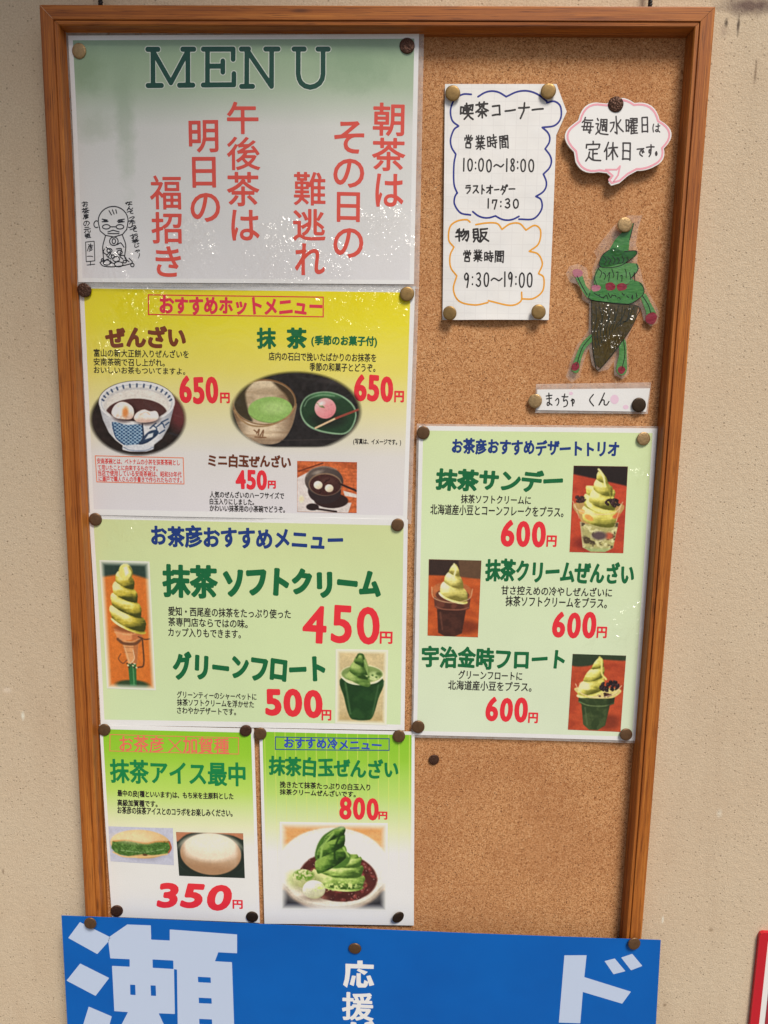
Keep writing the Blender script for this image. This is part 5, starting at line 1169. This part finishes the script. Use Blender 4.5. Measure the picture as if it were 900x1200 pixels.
# ------------------------------------------------------------------ blue banner
s = Sheet('blue_banner', [(72, 1073), (774, 1101), (760, 1345), (86, 1330)], HF + 0.0022, 'blue banner with large white characters pinned across the foot of the board', 'banner', lambda X, Z: .0010 * np.sin(X * 9 + 1) + .0010)
def blue_mat():
    t = NT('blue_print'); p = t.pos(); f = t.scaled(p, 1, 0, 1)
    c = t.mix(t.mapr(t.noise(f, 8, 3, .6), .3, .7), A(0, 93, 180, 1.0), A(0, 101, 190, 1.0)); t.color(c); t.rough(.45); t.p.inputs['Specular IOR Level'].default_value = .2
    n = t.bump(t.noise(f, 14, 2, .5), .3, .006); t.normal(t.bump(t.noise(f, 300, 2, .6), .06, .0006, n)); return t.m
s.sheet('banner_sheet', blue_mat(), n=60, thick=.0005)
b = Buf(); W = []
polys = [[(80, 1099), (93.7, 1080.5), (131, 1099), (114, 1118)], [(78, 1149), (94, 1129), (128, 1146), (112, 1167)], [(104, 1179.5), (131, 1191), (104, 1290), (72, 1284)],
   [(149.2, 1083.3), (176.8, 1084.3), (177.2, 1101), (199, 1102), (199, 1089), (278, 1094.5), (278, 1116.5), (256, 1115.5), (252, 1126), (272, 1127), (275, 1215), (208.5, 1213), (207.5, 1136), (204, 1135.5), (205, 1188), (186, 1187.3), (206, 1230), (190, 1250), (179, 1225), (179, 1290), (152, 1290), (151, 1228), (136, 1256), (122, 1240), (150, 1186), (134, 1184.8), (131.3, 1131.8), (152, 1132.8), (152, 1124), (129.3, 1123), (126.5, 1099)]]
holes = [[(152.5, 1153.8), (158.5, 1154), (159, 1166), (152.8, 1165.7)], [(176.5, 1154.6), (182.5, 1154.8), (183, 1167), (177, 1166.7)], [(232, 1144.3), (247, 1145), (247.3, 1151.4), (232.3, 1150.7)], [(233, 1168.8), (248, 1169.4), (248.3, 1175.8), (233.2, 1175.2)], [(233.5, 1193.6), (248.5, 1194.2), (248.8, 1200.4), (233.8, 1199.8)], [(178.8, 1124.2), (203.2, 1125.4), (203.4, 1135.4), (179, 1134)]]
loops = [PV(np.array(p_)[:, 0], np.array(p_)[:, 1], s.h) for p_ in polys + holes]
la = np.concatenate(loops[3:]); lb = np.concatenate([np.roll(l, -1, 0) for l in loops[3:]])
for lo in loops[:4]:
    field(b, lambda X, Z: np.where(inside(X, Z, la, lb), -1, 1) * seg_dist(X, Z, la, lb), lo[:, 0].min() - .001, lo[:, 0].max() + .001, lo[:, 1].min() - .001, lo[:, 1].max() + .001, .7 * PX) if lo is loops[3] else region(b, polys[[i for i in range(4) if loops[i] is lo][0]], s.h, 1.0)
WHITE = (178, 192, 228)
s.lay('large_character', b, ink(WHITE, 0.2), label='large white kanji at the left of the banner')
b = Buf()
for p_ in ([(661, 1118), (687, 1118), (684.3, 1143.6), (739, 1161), (728.7, 1175), (682.6, 1161), (679.6, 1197.6), (654.5, 1196.7)], [(708, 1125), (720, 1122), (732.5, 1137), (718.6, 1140.5)], [(727.5, 1121), (740.5, 1116.7), (752.4, 1131), (739, 1136)]): region(b, p_, s.h, .8)
s.lay('large_character', b, ink(WHITE, 0.2), label='large white katakana at the right of the banner')
b = Buf(); OU = [[(410, 220), (490, 220), (490, 277), (658, 283), (655, 345), (308, 337), (300, 420), (285, 520), (255, 630), (195, 585), (220, 500), (232, 400), (232, 268), (410, 274)], [(330, 445), (390, 452), (355, 605), (295, 580)], [(398, 410), (462, 412), (462, 550), (475, 566), (505, 566), (515, 510), (575, 540), (565, 590), (535, 626), (425, 626), (395, 590)], [(430, 340), (568, 390), (515, 437), (400, 368)], [(545, 455), (605, 440), (665, 585), (592, 605)]]
for pl in OU: region(b, [(387 + x / 12.86, 1107 + y / 12.86) for x, y in pl], s.h, .5)
s.lay('small_character', b, ink((226, 232, 244), .2))
s.print('small_characters', [('援', (401, 1161.5, 438, 1194.5), dict(bold=1.0, cell=.35)), ('が', (400, 1194, 440, 1229), dict(bold=1.7))], (226, 232, 244), .2)

# ------------------------------------------------------------------ thumbtacks
prof = [(0, 0.0015), (0.0016, 0.00148), (0.0032, 0.00142), (0.0045, 0.00132), (0.0053, 0.00118), (0.0057, 0.00098), (0.00595, 0.0007), (0.0060, 0.0003), (0.0058, 0.0)]
def tack_mesh(name, mat, wob):
    n = 28; v = [(0, -prof[0][1], 0)]; f = []
    for r, h in prof[1:]:
        for k in range(n):
            a = 2*math.pi*k/n; rr = r * (1 + wob * math.sin(2*a + 1) * .02); v.append((rr*math.cos(a), -h, rr*math.sin(a)))
    for k in range(n): f.append((0, 1 + k, 1 + (k+1) % n))
    for j in range(len(prof) - 2):
        for k in range(n): f.append((1 + j*n + k, 1 + (j+1)*n + k, 1 + (j+1)*n + (k+1) % n, 1 + j*n + (k+1) % n))
    b0 = 1 + (len(prof)-2)*n
    me = mesh(name, v, f, True)
    bm = bmesh.new(); bm.from_mesh(me)
    # short steel shank behind the head
    r = bmesh.ops.create_cone(bm, cap_ends=True, segments=10, radius1=.0006, radius2=.0005, depth=.006, matrix=Matrix.Translation((0, .003, 0)) @ Matrix.Rotation(math.pi/2, 4, 'X'))
    bmesh.ops.recalc_face_normals(bm, faces=bm.faces); bm.to_mesh(me); bm.free()
    for pl in me.polygons: pl.use_smooth = True
    me.materials.clear(); me.materials.append(mat); return me
TM = {'brown': tack_mesh('thumbtack', tack_mat('bronzed_steel', (112, 84, 60)), 1), 'dark': tack_mesh('thumbtack', tack_mat('dark_embossed_steel', (84, 58, 46), .9), 1),
      'brass': tack_mesh('thumbtack', tack_mat('dull_brass', (142, 114, 70)), 1), 'pale': tack_mesh('thumbtack', tack_mat('pale_worn_brass', (166, 138, 98), .3), 1), 'black': tack_mesh('thumbtack', tack_mat('blackened_steel', (66, 52, 40)), 1)}
TACKS = [(93, 60, .0048, 'pale', 'pale thumbtack in the top left corner of the MENU poster'), (477, 54, .0048, 'dark', 'dark embossed thumbtack in the top right corner of the MENU poster'),
 (99, 340, .0042, 'dark', 'dark embossed thumbtack in the top left corner of the yellow poster'), (477, 344.5, .0042, 'brass', 'brassy thumbtack in the top right corner of the yellow poster'),
 (112, 608.5, .0032, 'brown', 'brown thumbtack in the top left corner of the soft cream poster'), (466, 615, .0032, 'brown', 'brown thumbtack in the top right corner of the soft cream poster'),
 (122.5, 855, .0042, 'brown', 'brown thumbtack in the top left corner of the 350 yen poster'), (288, 856, .0042, 'dark', 'dark thumbtack in the top right corner of the 350 yen poster'),
 (305, 859.5, .0046, 'brown', 'brown thumbtack in the top left corner of the 800 yen poster'), (467.5, 862.5, .0046, 'brown', 'brown thumbtack in the top right corner of the 800 yen poster'),
 (490, 851.5, .0048, 'brown', 'brown thumbtack in the bottom left corner of the dessert trio poster'), (496, 507, .0046, 'brown', 'brown thumbtack in the top left corner of the dessert trio poster'),
 (754, 514, .0046, 'pale', 'pale worn thumbtack in the top right corner of the dessert trio poster'), (733.5, 860.5, .0048, 'brown', 'brown thumbtack in the bottom right corner of the dessert trio poster'),
 (137, 1067, .0042, 'dark', 'dark thumbtack in the bottom left corner of the 350 yen poster'), (295.5, 1074, .0042, 'black', 'dark olive thumbtack in the bottom right corner of the 350 yen poster'),
 (466.5, 1074.5, .0044, 'black', 'blackened thumbtack in the bottom right corner of the 800 yen poster'), (530.5, 109.5, .0040, 'brass', 'brassy thumbtack in the top left corner of the opening hours note'),
 (642.5, 107, .0040, 'brass', 'brassy thumbtack in the top right corner of the opening hours note'), (527, 367, .0064, 'brass', 'brassy thumbtack in the bottom left corner of the opening hours note'),
 (631, 365.5, .0064, 'brass', 'brassy thumbtack in the bottom right corner of the opening hours note'), (721.5, 122.5, .0052, 'dark', 'dark brown thumbtack at the top of the speech bubble card'),
 (732, 263.5, .0050, 'pale', 'pale brass thumbtack at the tip of the cone cut-out'), (627, 470, .0030, 'pale', 'pale brass thumbtack at the left end of the name strip'),
 (748.5, 474.5, .0030, 'black', 'dark thumbtack at the right end of the name strip'), (508.5, 890, .0006, 'dark', 'lone brown thumbtack on bare cork under the dessert trio poster'),
 (106, 1081.5, HF + .0048, 'brown', 'brown thumbtack in the top left corner of the blue banner'), (416, 1111, HF + .0050, 'brown', 'brown thumbtack in the top middle of the blue banner'), (743, 1105.5, HF + .0048, 'brown', 'brown thumbtack in the top right corner of the blue banner')]
for i, (x, y, h, k, label) in enumerate(TACKS):
    o = bpy.data.objects.new('thumbtack', TM[k]); COL.objects.link(o); X, Z = P(x, y, h)
    o.location = (X, -h, Z); o.rotation_euler = (random.uniform(-.13, .13), random.uniform(0, 6.28), random.uniform(-.13, .13))
    if label.startswith('blackened'): o.rotation_euler = (.12, .4, .45)
    sc = random.uniform(.97, 1.05) * (0.82 if 'lone' in label else 1.0); o.scale = (sc, sc, sc)
    tag(o, label, 'thumbtack', 'thumbtacks on the notice board')

# ------------------------------------------------------------------ red-edged sign at the right edge
hs = -0.002
A0, A1 = P(890, 1093, hs), P(879.5, 1215, hs)
sg = empty('red_sign', (A0[0] + .12, -hs, A0[1] - .15), 'red-edged white sign on the wall at the lower right edge', 'sign')
def bar_mesh(pts, y0, y1):
    n = len(pts); v = [(p_[0], -y1, p_[1]) for p_ in pts] + [(p_[0], -y0, p_[1]) for p_ in pts]
    f = [tuple(range(n)), tuple(range(2*n-1, n-1, -1))] + [(i, (i+1) % n, n + (i+1) % n, n + i) for i in range(n)]
    me = mesh('x', v, f); bm = bmesh.new(); bm.from_mesh(me); bmesh.ops.recalc_face_normals(bm, faces=bm.faces); bm.to_mesh(me); bm.free(); return me
t = NT('red_paint'); t.color(A(190, 28, 42, 1.1)); t.rough(.4); REDM = t.m
t = NT('white_panel'); t.color(A(232, 224, 214)); t.rough(.5); WHM = t.m
t = NT('dark_red_panel'); t.color(A(150, 40, 50)); t.rough(.5); DRM = t.m
x0, zt = A0[0] + .0005, A0[1]; bw = .0088
rim = [(x0 + .004, zt), (x0 + .26, zt), (x0 + .26, zt - bw), (x0 + bw, zt - bw), (x0 + bw, zt - .40), (x0, zt - .40), (x0, zt - .004), (x0 + .0012, zt - .0012)]
link('sign_frame', bar_mesh(rim, -.0058, hs), REDM, sg); link('sign_panel', bar_mesh([(x0 + bw, zt - bw), (x0 + .26, zt - bw), (x0 + .26, zt - .40), (x0 + bw, zt - .40)], -.0055, hs - .0008), WHM, sg)
link('sign_print', bar_mesh([(x0 + bw + .006, zt - bw - .05), (x0 + .255, zt - bw - .05), (x0 + .255, zt - .39), (x0 + bw + .006, zt - .39)], hs - .0007, hs - .0004), DRM, sg)
